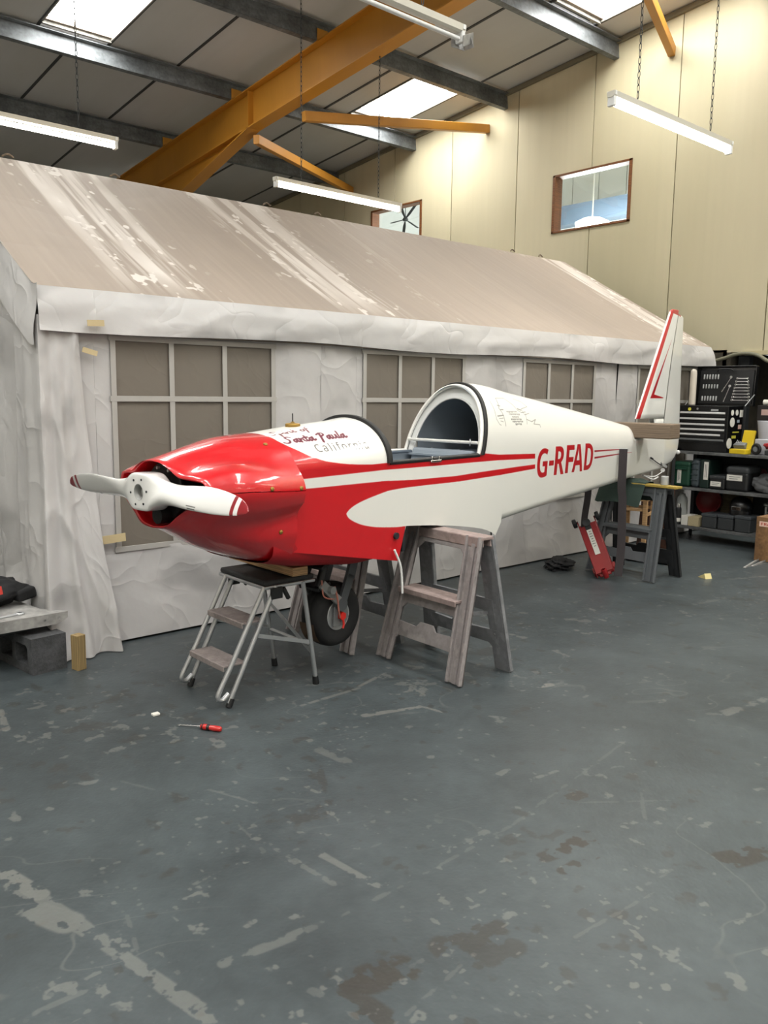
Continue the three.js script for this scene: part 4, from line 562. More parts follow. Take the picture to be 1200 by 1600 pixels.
// ---------- fin and rudder ----------
{
  const FX0 = 4.4, FX1 = 5.5, FY0 = 0.9, FY1 = 2.35, W = 512, H = 676;
  const tFin = canvasTex(W, H, (g) => {
    const X = (x) => (x - FX0) / (FX1 - FX0) * W, Yc = (y) => (FY1 - y) / (FY1 - FY0) * H, poly = (pts, c) => { g.fillStyle = c; g.beginPath(); pts.forEach(([x, y], i) => (i ? g.lineTo(X(x), Yc(y)) : g.moveTo(X(x), Yc(y)))); g.fill(); };
    g.fillStyle = '#e2e2de'; g.fillRect(0, 0, W, H);
    poly([[4.534, 1.36], [4.58, 1.36], [5.15, 2.255], [5.33, 2.238], [5.335, 2.25], [5.2, 2.31], [5.1, 2.3], [5.108, 2.255]], '#b01420');
    poly([[4.746, 1.538], [5.142, 2.04], [4.82, 1.57], [5.01, 1.545], [5.0, 1.54]], '#b01420');
  });
  const M_fin = mat('#ffffff', 0.35, 0, { ...PAINT, map: tFin }), fuv = (x, y) => [(x - FX0) / (FX1 - FX0), (y - FY0) / (FY1 - FY0)];
  const LE = table([[0.95, 4.98], [1.2, 4.98], [1.335, 4.96], [1.36, 4.56], [1.37, 4.535], [2.262, 5.1], [2.285, 5.13], [2.292, 5.16]]), HI = table([[0.94, 5.075], [1.14, 5.035], [1.334, 5.034], [1.878, 5.146], [2.261, 5.253], [2.292, 5.262]]), TE = table([[0.942, 5.1], [0.96, 5.25], [1.009, 5.38], [1.109, 5.462], [1.3, 5.462], [1.67, 5.436], [2.2, 5.412], [2.24, 5.4], [2.262, 5.3]]);
  const th = (y, s) => lerp(0.036, 0.016, clamp((y - 1.3) / 1)) * s;
  const wing = (ys, a, b, prof, cap) => grid(ys.length - 1, 40, (u, v, i, j) => { const y = ys[i], x0 = a(y)[0], x1 = b(y)[0], k = j < 20 ? j / 20 : (40 - j) / 20, s = j < 20 ? 1 : -1, q = 0.5 - 0.5 * Math.cos(k * Math.PI), x = lerp(x0, x1, q); const e = i === 0 || i === ys.length - 1 ? 0.0 : 1; return [x, y, s * th(y, prof(q)) * e, ...fuv(x, y)]; });
  const fy = [1.3701, ...lin(1.372, 2.2, 20), ...lin(2.21, 2.29, 6), 2.2915], finProf = (q) => Math.pow(clamp(q * 3.2), 0.5) * 0.5 + 0.5 * Math.pow(clamp(q * 3.2), 0.5) * sstep(0, 0.5, q);
  mesh('fin', [wing(fy, LE, HI, (q) => Math.sqrt(clamp(q * 4.5)) * 0.9 + 0.1 * q, 0), wing([0.96, ...lin(0.965, 1.366, 10), 1.369], (y) => [lerp(4.95, 4.86, clamp((y - 1.1) / 0.26))], HI, (q) => 0.6 + 0.4 * Math.sqrt(clamp(q * 4)), 0)], M_fin, air, true);
  const HR = (y) => [HI(y)[0] + 0.007];
  mesh('rudder', [wing([0.941, ...lin(0.946, 2.235, 34), ...lin(2.24, 2.26, 3), 2.2605], HR, TE, (q) => Math.pow(1 - q, 0.8) * 0.95 + 0.05, 0)], M_fin, air, true);
  mesh('tail_lamp', [lathe([[0.001, 0.03], [0.012, 0.026], [0.018, 0.01], [0.018, -0.01], [0.001, -0.01]], [5.468, 1.06, 0], [0, 0, -Math.PI / 2])], MT.white, air);
  mesh('control_cable', [tube([[4.72, 1.05, 0.075], [4.95, 0.985, 0.055], [5.1, 0.955, 0.05]], 0.004, 6), rbox(0.05, 0.014, 0.012, 0.004, [4.74, 1.045, 0.074], [0, 0, -0.28])], MT.black, air);
  mesh('rudder_horn', [bar([5.0, 0.99, 0.03], [5.06, 0.955, 0.075], 0.01, 0.02), bar([4.98, 1.0, 0.055], [5.02, 0.96, 0.055], 0.006, 0.012)], MT.alu, air);
  mesh('tail_spring', [tube([[4.72, 0.9, 0.02], [4.86, 0.86, 0.04], [4.95, 0.875, 0.05]], 0.006, 6), tube([[4.78, 0.9, -0.02], [4.9, 0.88, 0.03], [5.05, 0.91, 0.04]], 0.005, 6), cyl(0.018, 0.018, 0.02, [5.06, 0.925, 0.04], [0, 0.5, 1.2], 12)], MT.white, air);
}
mesh('hanging_pin', [cyl(0.01, 0.01, 0.36, [4.05, 1.15, 0], [Math.PI / 2, 0, 0], 12)], MT.steel, air);
// ---------- main wheel ----------
{
  const w = partGroup('main_wheel', air), C = [1.045, 0.432, 0.0], R = 0.165;
  w.position.set(...C); w.rotation.y = 0.0;
  mesh('tyre', lathe([[0.075, -0.05], [0.1, -0.062], [0.13, -0.066], [0.152, -0.058], [0.163, -0.035], [0.166, -0.018], [0.162, -0.014], [0.166, -0.01], [0.167, 0], [0.166, 0.01], [0.162, 0.014], [0.166, 0.018], [0.163, 0.035], [0.152, 0.058], [0.13, 0.066], [0.1, 0.062], [0.075, 0.05]], [0, 0, 0], [Math.PI / 2, 0, 0], 48), MT.rubber, w);
  mesh('rim', lathe([[0.001, 0.045], [0.02, 0.05], [0.05, 0.052], [0.066, 0.05], [0.076, 0.056], [0.078, 0.05], [0.078, -0.05], [0.05, -0.052], [0.001, -0.045]], [0, 0, 0], [Math.PI / 2, 0, 0], 36), MT.steel, w);
  mesh('axle_nut', [cyl(0.022, 0.022, 0.03, [0, 0, 0.075], [Math.PI / 2, 0, 0], 6), tube([[0, -0.01, 0.085], [0.004, -0.04, 0.088], [-0.004, -0.062, 0.09]], 0.006, 6)], mat('#c8251c', 0.45), w);
  mesh('hub_plate', [prism([[-0.052, -0.05], [0.03, -0.055], [0.06, -0.015], [0.05, 0.045], [0.0, 0.075], [-0.045, 0.05]], 0.008, [0.0, 0.0, 0.066], [0, 0, 0], 0.002)], MT.midGrey, w);
  mesh('mud_scraper', [tf(grid(8, 4, (u, v) => { const a = lerp(3.25, 3.9, u); return [0.173 * Math.cos(a), 0.173 * Math.sin(a), lerp(-0.05, 0.05, v)]; }), [0, 0, 0])], mat('#4d3a2a', 0.8, 0, { side: THREE.DoubleSide }), w);
  const gl = partGroup('gear_leg', air), M_leg = grainy('#54585b', 0.5, 0.3);
  for (const g of [bar([1.14, 0.74, 0.078], [1.1, 0.62, 0.078], 0.02, 0.055, V3(1, 0, 0)), bar([1.105, 0.64, 0.078], [1.04, 0.49, 0.078], 0.02, 0.05, V3(1, 0, 0)), cyl(0.034, 0.034, 0.026, [1.04, 0.495, 0.078], [Math.PI / 2, 0, 0], 18), bar([1.14, 0.74, -0.078], [1.04, 0.49, -0.078], 0.02, 0.05, V3(1, 0, 0))]) mesh('leg_arm', g, M_leg, gl);
  for (const z of [0.08, -0.08]) mesh('swing_arm', [bar([0.9, 0.62, z], [1.035, 0.5, z], 0.018, 0.045, V3(1, 0, 0)), cyl(0.02, 0.02, 0.05, [0.95, 0.585, z * 1.1], [Math.PI / 2, 0, 0], 14)], grainy('#8d8f8e', 0.5, 0.4), gl);
  for (const z of [-0.06, 0.05]) mesh('shock_strut', [tube([[0.91, 0.6, z], [0.97, 0.76, z]], 0.022, 12)], MT.black, gl);
  mesh('strut_block', [rbox(0.14, 0.02, 0.15, 0.005, [0.97, 0.72, 0.0], [0, 0, 0.4]), rbox(0.09, 0.02, 0.14, 0.005, [0.93, 0.6, 0.0], [0, 0, 0.3])], MT.black, gl);
  mesh('brake_hose', [tube([[0.9, 0.64, 0.08], [0.9, 0.57, 0.09], [0.93, 0.545, 0.09], [0.99, 0.53, 0.085]], 0.004, 6), tube([[0.97, 0.6, 0.1], [0.985, 0.54, 0.105], [1.0, 0.47, 0.1], [1.02, 0.43, 0.09]], 0.005, 6)], grainy('#a86a5c', 0.5), gl);
  mesh('breather_tube', [tube([[1.2, 0.78, 0.29], [1.235, 0.7, 0.3], [1.25, 0.62, 0.3], [1.255, 0.55, 0.3]], 0.006, 8)], MT.white, air);
}
// ---------- sawhorses ----------
const tSaw = dataTex(512, 512, (u, v) => { const a = fbm(u * 5, v * 5, 301, 5, 5), b = fbm(u * 26, v * 26, 307, 3, 26), k = 0.82 + 0.22 * (a - 0.45) + 0.12 * (b - 0.5), w = sstep(0.58, 0.72, fbm(u * 9, v * 9, 311, 4, 9)); return [lerp(k, 0.97, w * 0.6), lerp(k * 0.98, 0.95, w * 0.6), lerp(k * 0.98, 0.94, w * 0.6)]; }, true);
function sawhorse(label, m, mRear, at, turn, group) {   // local x along the beam, -z the front frame
  const t = thing('sawhorse', label, 'sawhorse', at, turn, group), H = 0.785;
  const frame = (front) => {
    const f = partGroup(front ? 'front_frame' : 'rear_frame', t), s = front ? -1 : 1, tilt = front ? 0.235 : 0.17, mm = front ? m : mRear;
    const P = (g) => { g.applyMatrix4(new THREE.Matrix4().makeRotationX(-s * tilt)); g.translate(0, H, s * 0.03); return g; };  // plane hangs from the hinge, y from 0 down to -L
    const L = H / Math.cos(tilt) - 0.006;
    for (const e of [-1, 1]) { // legs: ribbed channels, flared
      const x0 = e * 0.245, x1 = e * 0.295; const gs = [];
      for (const [o, w, d] of [[0, 0.108, 0.012], [-0.047, 0.014, 0.034], [0.047, 0.014, 0.034], [0, 0.026, 0.022]]) gs.push(P(prism([[x0 + o - w / 2, 0], [x1 + o - w / 2, -L], [x1 + o + w / 2, -L], [x0 + o + w / 2, 0]], d, [0, 0, s * (d - 0.012) / 2], undefined, 0.002)));
      mesh('leg', gs, mm, f);
    }
    const y = (h) => -(H - h) / Math.cos(tilt);
    mesh('top_rail', [P(prism([[-0.25, y(0.74)], [-0.25, y(0.66)], [-0.2, y(0.66)], [-0.15, y(0.705)], [0.15, y(0.705)], [0.2, y(0.66)], [0.25, y(0.66)], [0.25, y(0.74)]], 0.014, undefined, undefined, 0.002)), P(box(0.03, 0.01, 0.006, [0.17, y(0.72), s * 0.008])), P(box(0.03, 0.01, 0.006, [0.17, y(0.738), s * 0.008]))], mm, f);
    if (front) mesh('shelf_tray', [tf(rbox(0.47, 0.016, 0.13, 0.004), [0, 0.432, -0.12 + 0.02]), tf(rbox(0.47, 0.03, 0.012, 0.003), [0, 0.424, -0.168])], m === MT.plasticGrey ? m : M_sawTop, f);
    mesh('middle_rail', [P(prism([[-0.27, y(0.42)], [-0.28, y(0.27)], [-0.225, y(0.31)], [-0.19, y(0.345)], [0.19, y(0.345)], [0.225, y(0.31)], [0.28, y(0.27)], [0.27, y(0.42)]], 0.014, undefined, undefined, 0.002))], mm, f);
    mesh('lower_rail', [P(prism([[-0.285, y(0.24)], [-0.295, y(0.06)], [-0.24, y(0.13)], [-0.21, y(0.155)], [0.21, y(0.155)], [0.24, y(0.13)], [0.295, y(0.06)], [0.285, y(0.24)], [0.08, y(0.23)], [0.05, y(0.262)], [-0.05, y(0.262)], [-0.08, y(0.23)]], 0.014, undefined, undefined, 0.002)), ...[-0.26, 0.26].map((x) => P(cyl(0.006, 0.006, 0.02, [x, y(0.215), 0], [Math.PI / 2, 0, 0], 10)))], mm, f);
    return f;
  };
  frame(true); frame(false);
  mesh('top_beam', [rbox(0.6, 0.022, 0.11, 0.008, [0, 0.778, 0]), rbox(0.6, 0.05, 0.03, 0.006, [0, 0.755, -0.04]), rbox(0.6, 0.05, 0.03, 0.006, [0, 0.755, 0.04])], m === MT.plasticGrey ? m : M_sawTop, t);
  for (const e of [-1, 1]) mesh('spreader', [bar([e * 0.22, 0.36, -0.13], [e * 0.22, 0.33, 0.13], 0.012, 0.02)], mRear, t);
  return t;
}
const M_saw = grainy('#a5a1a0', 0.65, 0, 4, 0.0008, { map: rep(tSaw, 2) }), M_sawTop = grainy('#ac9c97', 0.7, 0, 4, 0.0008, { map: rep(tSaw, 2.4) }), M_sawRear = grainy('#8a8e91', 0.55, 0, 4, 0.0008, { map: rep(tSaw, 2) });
const nearSaw = sawhorse('worn grey folding sawhorse with pinkish shelf, nearest under the wing cutout', M_saw, M_sawRear, [3.375, 0, -3.255], Math.PI / 2 - 0.03);
{ const c = nearSaw.clone(); c.name = numbered('sawhorse'); c.position.set(3.27, 0, -4.04); c.userData = { ...nearSaw.userData, label: 'grey folding sawhorse half hidden behind the main wheel' }; scene.add(c); }
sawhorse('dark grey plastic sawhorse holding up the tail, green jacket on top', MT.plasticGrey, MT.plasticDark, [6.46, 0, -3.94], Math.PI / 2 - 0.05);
// ---------- aluminium step stool ----------
{
  const t = thing('step_stool', 'aluminium step stool with two treads under the red nose', 'step stool', [0, 0, 0]);
  const PL = 0.605, zs = [-3.47, -3.84], top = mesh('top_step', [rbox(0.31, 0.03, 0.44, 0.012, [2.42, PL - 0.012, -3.68])], grainy('#3b3d3f', 0.7, 0, 5, 0.001, { map: rep(tSaw, 2) }), t);
  mesh('step_edge', [rbox(0.32, 0.018, 0.45, 0.006, [2.42, PL - 0.034, -3.68])], MT.alu, t);
  const M_tread = grainy('#b1a9a6', 0.55, 0.2, 6, 0.001, { map: rep(tSaw, 3) });
  for (const [x, y, n] of [[2.1, 0.2, 0], [2.21, 0.4, 1]]) mesh('tread', [rbox(0.13, 0.012, 0.34, 0.004, [x, y, -3.655]), rbox(0.008, 0.028, 0.34, 0.003, [x - 0.062, y - 0.01, -3.655]), rbox(0.008, 0.02, 0.34, 0.003, [x + 0.062, y - 0.006, -3.655])], M_tread, t);
  for (const z of zs) {
    const fl = z > -3.6 ? 1 : -1, zz = z + fl * 0.012;
    const leg = mesh('front_leg', tube([[2.05, 0.02, zz], [2.33, PL - 0.03, zz]], 0.0125, 12), MT.alu, t); mesh('rubber_foot', cyl(0.017, 0.0155, 0.045, [2.056, 0.022, zz], [0, 0, -0.43], 14), MT.black, leg);
    mesh('stringer', tube([[2.27, PL - 0.03, z], [2.08, 0.22, z], [2.0, 0.08, z], [1.995, 0.05, z], [2.02, 0.04, z], [2.055, 0.065, z]], 0.0125, 12, 48, 0.3), MT.alu, t);
    const r = mesh('rear_leg', tube([[2.5, PL - 0.03, zz], [2.585, 0.02, zz]], 0.0125, 12), MT.alu, t); mesh('rubber_foot', cyl(0.018, 0.016, 0.045, [2.583, 0.023, zz], [0, 0, 0.13], 14), MT.black, r);
    mesh('side_brace', bar([2.2, 0.34, z + fl * 0.012], [2.545, 0.24, z + fl * 0.012], 0.005, 0.02), MT.alu, t);
    mesh('hinge_bracket', [rbox(0.07, 0.06, 0.014, 0.004, [2.33, PL - 0.065, z + fl * 0.02]), rbox(0.02, 0.07, 0.02, 0.004, [2.39, PL - 0.075, z + fl * 0.016], [0, 0, 0.5])], MT.black, t);
  }
  mesh('rear_brace', tube([[2.555, 0.22, zs[1]], [2.555, 0.22, zs[0]]], 0.01, 10), MT.alu, t);
  mesh('rear_brace', bar([2.53, 0.4, zs[1]], [2.562, 0.18, zs[0]], 0.005, 0.022), MT.alu, t);
}
tag(mesh('timber_plank', [rbox(0.095, 0.045, 0.62, 0.003, [0, 0, 0])], MT.pine), 'pine plank between the step stool top and the red cowling', 'plank').position.set(2.45, 0.6425, -3.72);
// wooden beam through the tail, with yellow board and jacket below
{
  const p = airWorld(4.36, 1.285, 0), t = tag(mesh('timber_beam', [rbox(0.2, 0.118, 0.74, 0.012, [0.1, 0, 0.0], undefined, 3)], MT.oldWood), 'weathered brown timber beam laid across the tail below the fin', 'beam');
  t.position.set(...p); t.rotation.y = YAW; t.scale.setScalar(AS);
}
tag(mesh('yellow_board', [rbox(0.1, 0.02, 0.64, 0.004, [0, 0, 0])], grainy('#c9b35a', 0.6, 0, 3, 0.0005, { map: rep(tWood, 1, 3) })), 'thin yellow board lying along the top of the dark sawhorse', 'board').position.set(6.42, 0.8, -3.86);
{ // jacket draped over the rear sawhorse
  const g = grid(40, 30, (u, v) => { const x = lerp(-0.16, 0.2, v), z = lerp(-0.32, 0.12, u), over = Math.abs(x - 0.02), n = fbm(u * 4, v * 4, 331, 3), y = 0.028 + 0.006 * Math.sin(u * 3.1) - Math.max(0, over - 0.06) * 1.7 * (0.7 + 0.5 * n) + 0.05 * (n - 0.4) * (0.4 + Math.sin(u * 3.1)); return [x * (over > 0.08 ? 0.85 : 1), y, z, u, v]; });
  const j = mesh('green_jacket', [g], grainy('#2a3a33', 0.9, 0, 4, 0.002, { side: THREE.DoubleSide })); j.position.set(6.42, 0.79, -3.95); tag(j, 'dark green jacket bunched between the tail and the sawhorse', 'jacket');
  const c = tag(mesh('paint_tin', [lathe([[0.001, 0], [0.03, 0], [0.032, 0.003], [0.032, 0.07], [0.03, 0.074], [0.026, 0.07], [0.001, 0.07]])], MT.steel), 'small pale tin standing on the yellow board under the tail', 'tin'); c.position.set(6.44, 0.811, -3.69);
}
// ---------- sling and trolley jack hanging at the tail ----------
{
  const t = thing('lifting_strap', 'dark webbing strap hanging from the tail down to the red jack', 'strap', [0, 0, 0]);
  const M_web = grainy('#383234', 0.85, 0, 8, 0.0012), band = (P, w) => { const c = new THREE.CatmullRomCurve3(P.map((p) => V3(...p))), n = 40, gs = []; const f = (o) => grid(n, 4, (u, v) => { const q = c.getPoint(u), d = V3(0.6, 0, 0.8).multiplyScalar((v - 0.5) * w); return [q.x + d.x - 0.8 * o, q.y, q.z + d.z + 0.6 * o + 0.032]; }); const g = f(0.0022); g.index.array.reverse(); g.computeVertexNormals(); return [f(-0.0022), g]; };
  mesh('webbing_band', band([[5.935, 1.128, -3.815], [5.94, 0.97, -3.817], [5.955, 0.8, -3.825], [5.97, 0.72, -3.822], [5.98, 0.6, -3.825], [6.0, 0.3, -3.83], [5.99, 0.06, -3.84]], 0.066), M_web, t);
  mesh('webbing_band', band([[5.99, 0.86, -4.17], [6.0, 0.7, -4.18], [6.01, 0.5, -4.21], [6.03, 0.36, -4.22]], 0.055), M_web, t);
  mesh('strap_buckle', [tube([[5.985, 0.8, -3.822], [6.0, 0.75, -3.8], [6.005, 0.71, -3.81], [6.0, 0.66, -3.826]], 0.006, 6)], grainy('#2f5a73', 0.7), t);
}
{
  const t = thing('trolley_jack', 'red trolley jack leaning upright against the dark sawhorse', 'jack', [6.07, 0.012, -3.96]);
  const up = V3(0.0, 0.45, -0.235).normalize(), n = V3(-0.83, 0, 0.55), z = n.clone().addScaledVector(up, -n.dot(up)).normalize(), x = new THREE.Vector3().crossVectors(up, z); t.quaternion.setFromRotationMatrix(new THREE.Matrix4().makeBasis(x, up, z));
  const side = [[-0.03, 0.0], [0.05, 0.02], [0.07, 0.1], [0.045, 0.3], [0.03, 0.5], [-0.01, 0.52], [-0.035, 0.3], [-0.045, 0.1]];
  for (const s of [-1, 1]) mesh('side_plate', prism(side, 0.008, [s * 0.075, 0.02, 0], [0, Math.PI / 2, 0], 0.002).applyMatrix4(new THREE.Matrix4()), MT.redTool, t);
  mesh('top_cover', [rbox(0.15, 0.44, 0.01, 0.004, [0, 0.27, 0.045], [-0.03, 0, 0]), rbox(0.15, 0.14, 0.09, 0.02, [0, 0.1, 0.0])], MT.redTool, t);
  const lb = mesh('label', box(0.045, 0.24, 0.003, [0.0, 0.33, 0.054], [-0.03, 0, 0]), MT.label, t); mesh('label_print', [...Array(9)].map((_, k) => box(0.03 - (k % 3) * 0.006, 0.006, 0.002, [0, 0.24 + k * 0.022, 0.0565], [-0.03, 0, 0])), MT.midGrey, lb); tag(lb, 'white label strip');
  for (const s of [-1, 1]) { mesh('front_wheel', [lathe([[0.008, -0.014], [0.036, -0.016], [0.04, -0.01], [0.04, 0.01], [0.036, 0.016], [0.008, 0.014]], [s * 0.102, 0.53, 0.0], [0, 0, Math.PI / 2], 24), cyl(0.012, 0.012, 0.05, [s * 0.095, 0.53, 0], [0, 0, Math.PI / 2], 10)], MT.black, t); mesh('rear_caster', [cyl(0.03, 0.03, 0.022, [s * 0.085, 0.07, -0.06], [0, 0, Math.PI / 2], 18), rbox(0.03, 0.05, 0.04, 0.006, [s * 0.085, 0.09, -0.04])], MT.redTool, t); }
  mesh('saddle', [lathe([[0.001, 0], [0.03, 0], [0.036, 0.012], [0.034, 0.022], [0.028, 0.016], [0.001, 0.014]], [0, 0.5, 0.05], [Math.PI / 2, 0, 0]), bar([0, 0.3, 0.01], [0, 0.5, 0.05], 0.05, 0.03)], MT.darkGrey, t);
  mesh('handle_socket', [lathe([[0.014, 0], [0.022, 0], [0.022, 0.08], [0.014, 0.08]], [0, 0.0, 0.05], [0.5, 0, 0]), rbox(0.1, 0.03, 0.05, 0.008, [0, 0.03, 0.03])], MT.redTool, t);
}
{ const r = tag(mesh('black_rag', [tf(blob(0.13, 341, 1.1, [1.5, 0.3, 0.8], 2.6))], grainy('#17181a', 0.9, 0, 5, 0.002)), 'crumpled black rag on the floor left of the red jack', 'rag'); r.position.set(6.1, 0.038, -4.5); r.rotation.y = 0.5; }
// ---------- left foreground: concrete block, white steel ledge, timber ----------
{
  const M_blk = MT.concrete; const b = prism([[0, 0], [0.44, 0], [0.44, 0.205], [0, 0.205]], 0.2, [0, 0, 0], undefined, 0.003, [[[0.055, 0.05], [0.19, 0.05], [0.2, 0.07], [0.2, 0.14], [0.18, 0.155], [0.07, 0.155], [0.055, 0.14]], [[0.25, 0.05], [0.385, 0.05], [0.385, 0.14], [0.37, 0.155], [0.26, 0.155], [0.24, 0.14], [0.24, 0.07]]]);
  const o = tag(mesh('concrete_block', [b], M_blk), 'grey hollow concrete block on its side holding the white steel ledge', 'block'); o.position.set(1.565, 0, -4.545); o.rotation.y = Math.PI / 2 + 0.12;
  const l = thing('steel_ledge', 'white painted steel channel ledge with bolt holes on the concrete block', 'ledge', [1.7, 0.215, -4.615], 0.03);
  mesh('ledge_top', [prism([[-0.98, 0], [0, 0], [-0.1, 0.15], [-0.16, 0.7], [-0.98, 0.7]], 0.006, [0, 0.092, 0], [-Math.PI / 2, 0, 0])], MT.whiteSteel, l); mesh('front_flange', prism([[-0.98, 0.03], [-0.06, 0.03], [0, 0.06], [0, 0.095], [-0.98, 0.095]], 0.006, [0, 0, 0], undefined, 0.001, [circlePath(-0.05, 0.062, 0.008), circlePath(-0.13, 0.062, 0.007), circlePath(-0.4, 0.062, 0.008)]), MT.whiteSteel, l); mesh('rear_flange', prism([[-0.98, 0.03], [-0.17, 0.03], [-0.17, 0.095], [-0.98, 0.095]], 0.006, [0, 0, -0.69]), MT.whiteSteel, l);
  mesh('support_bearer', [rbox(0.5, 0.086, 0.07, 0.003, [-0.44, 0.044, -0.1]), rbox(0.5, 0.086, 0.07, 0.003, [-0.44, 0.044, -0.3])], MT.darkGrey, l);
  const p = tag(mesh('timber_offcut', [rbox(0.055, 0.2, 0.06, 0.003, [0, 0.1, 0])], grainy('#b09c72', 0.7, 0, 3, 0.0006, { map: (() => { const w = rep(tWood, 1, 3); w.rotation = Math.PI / 2; return w; })() })), 'short upright pine offcut beside the concrete block', 'timber'); p.position.set(1.705, 0, -4.49); p.rotation.y = 0.25;
  const c = thing('tool_bag', 'black tool bag with a red patch at the left edge', 'bag', [1.36, 0.311, -4.97], 0.1);
  mesh('bag_body', [tf(blob(0.2, 351, 0.5, [1.1, 0.42, 0.6], 1.8), [0, 0.078, 0])], grainy('#131315', 0.8, 0, 5, 0.0012), c); mesh('bag_corner', [rbox(0.12, 0.07, 0.16, 0.02, [0.2, 0.06, 0.02], [0, 0.1, 0.15])], grainy('#131315', 0.8), c); mesh('red_patch', [rbox(0.2, 0.05, 0.012, 0.004, [-0.04, 0.11, 0.108], [-0.35, 0, 0])], grainy('#b32d22', 0.7), c);
  const r = thing('steel_coupling', 'short round steel coupling lying on the white ledge', 'fitting', [1.3, 0.34, -4.8], 0.3);
  mesh('barrel', [cyl(0.032, 0.032, 0.14, [0, 0.003, 0], [0, 0, Math.PI / 2], 24), cyl(0.034, 0.034, 0.02, [0.06, 0.003, 0], [0, 0, Math.PI / 2], 24)], MT.steel, r); mesh('bore', cyl(0.024, 0.024, 0.002, [0.0705, 0.003, 0], [0, 0, Math.PI / 2], 20), MT.black, r);
  const s = tag(mesh('steel_spanner', [rbox(0.2, 0.01, 0.022, 0.004, [0, 0, 0]), lathe([[0.012, 0], [0.024, 0], [0.024, 0.012], [0.012, 0.012]], [0.11, -0.006, 0])], MT.steel), 'steel spanner lying in front of the coupling on the ledge', 'spanner'); s.position.set(1.36, 0.315, -4.68); s.rotation.y = 0.2;
}
// ---------- bits on the floor ----------
{
  const s = thing('screwdriver', 'screwdriver with red and black handle lying on the floor', 'screwdriver', [1.835, 0.014, -3.262], -1.02);
  mesh('handle', [lathe([[0.001, -0.055], [0.009, -0.054], [0.0125, -0.045], [0.0135, -0.02], [0.0115, 0.0], [0.0135, 0.02], [0.014, 0.035], [0.011, 0.05], [0.001, 0.053]], [0, 0, 0], [0, 0, Math.PI / 2], 16)], mat('#b8201c', 0.35, 0, { clearcoat: 0.5 }), s); mesh('grip_band', [lathe([[0.012, -0.02], [0.0142, -0.018], [0.013, 0.0], [0.0142, 0.018], [0.012, 0.02]], [-0.024, 0, 0], [0, 0, Math.PI / 2], 16)], MT.black, s);
  mesh('shaft', [tube([[-0.05, 0, 0], [-0.165, -0.008, 0]], 0.0032, 8), rbox(0.012, 0.002, 0.008, 0.0008, [-0.167, -0.0085, 0])], MT.chrome, s);
  tag(mesh('paper_scrap', [rbox(0.035, 0.01, 0.028, 0.002, [0, 0, 0])], MT.paper), 'small square white scrap on the floor by the stool foot', 'scrap').position.set(1.725, 0.006, -3.595);
  const w = tag(mesh('paper_wedge', [prism([[-0.05, 0], [0.05, 0], [0.03, 0.012], [-0.03, 0.045]], 0.07, undefined, undefined, 0.002)], grainy('#d8c98f', 0.7)), 'folded cream paper scrap on the floor right of the dark sawhorse', 'scrap'); w.position.set(6.78, 0, -3.45); w.rotation.y = 1.2;
  for (const [x, z, a, L, lb] of [[7.72, -3.475, 0.2, 0.52, 'left one of two pale plastic trim strips in front of the carton'], [7.8, -3.435, 0.12, 0.42, 'right one of two pale plastic trim strips in front of the carton']]) { const q = tag(mesh('trim_strip', [rbox(L, 0.006, 0.03, 0.002, [0, 0.004, 0]), rbox(L, 0.016, 0.004, 0.001, [0, 0.012, 0.013])], MT.whiteSteel), lb, 'strip'); q.position.set(x, 0, z); q.rotation.y = a; }
  const b = thing('cardboard_box', 'brown cardboard carton with red fragile tape at the right edge', 'box', [8.13, 0, -3.24]);
  const tTape = canvasTex(512, 64, (g, W, H) => { g.fillStyle = '#d9b9a8'; g.fillRect(0, 0, W, H); g.fillStyle = '#a8382c'; g.font = 'bold 44px sans-serif'; for (let x = 10; x < W; x += 250) g.fillText('FRAGILE', x, 48); });
  mesh('carton', [rbox(0.42, 0.42, 0.62, 0.004, [0, 0.21, 0])], MT.card, b); mesh('flap', [box(0.21, 0.004, 0.62, [-0.105, 0.423, 0]), box(0.21, 0.004, 0.62, [0.106, 0.423, 0])], MT.card, b);
  const tp = grid(1, 1, (u, v) => [-0.2115, 0.335 + v * 0.05, -0.28 + u * 0.6, u, v]); mesh('printed_tape', [tp], mat('#ffffff', 0.5, 0, { map: tTape, side: THREE.DoubleSide }), b, true);
}
// ---------- shelving below the gable wall ----------
const SX = 8.4, SD = 0.5, SY = [0.165, 0.585, 0.975];
{
  const t = thing('shelving_unit', 'dark steel shelving unit with three shelves below the cream wall', 'shelf', [SX, 0, 0]), M_sh = grainy('#3c3f41', 0.5, 0.3), z0 = -4.74, z1 = -2.7;
  for (const y of SY) mesh('shelf', [box(SD, 0.012, z1 - z0, [SD / 2, y - 0.006, (z0 + z1) / 2]), rbox(0.012, 0.03, z1 - z0, 0.003, [0, y - 0.014, (z0 + z1) / 2])], grainy('#7b7e80', 0.45, 0.1, 3, 0.0004, { map: rep(tBlotch, 1) }), t);
  for (const x of [0.02, SD - 0.02]) for (const z of [z0 + 0.02, -3.0]) mesh('post', [box(0.004, 1.0, 0.04, [x - 0.018, 0.5, z]), box(0.04, 1.0, 0.004, [x, 0.5, z - 0.018])], M_sh, t);
  mesh('back_panel', box(0.006, 0.8, z1 - z0, [SD, 0.57, (z0 + z1) / 2]), mat('#26282a', 0.8), t);
}
const onShelf = (name, label, cat, k, z, x = 0.03, turn = 0) => thing(name, label, cat, [SX + x, SY[k], z], turn);
const M_pull = mat('#dadada', 0.4, 0.15);
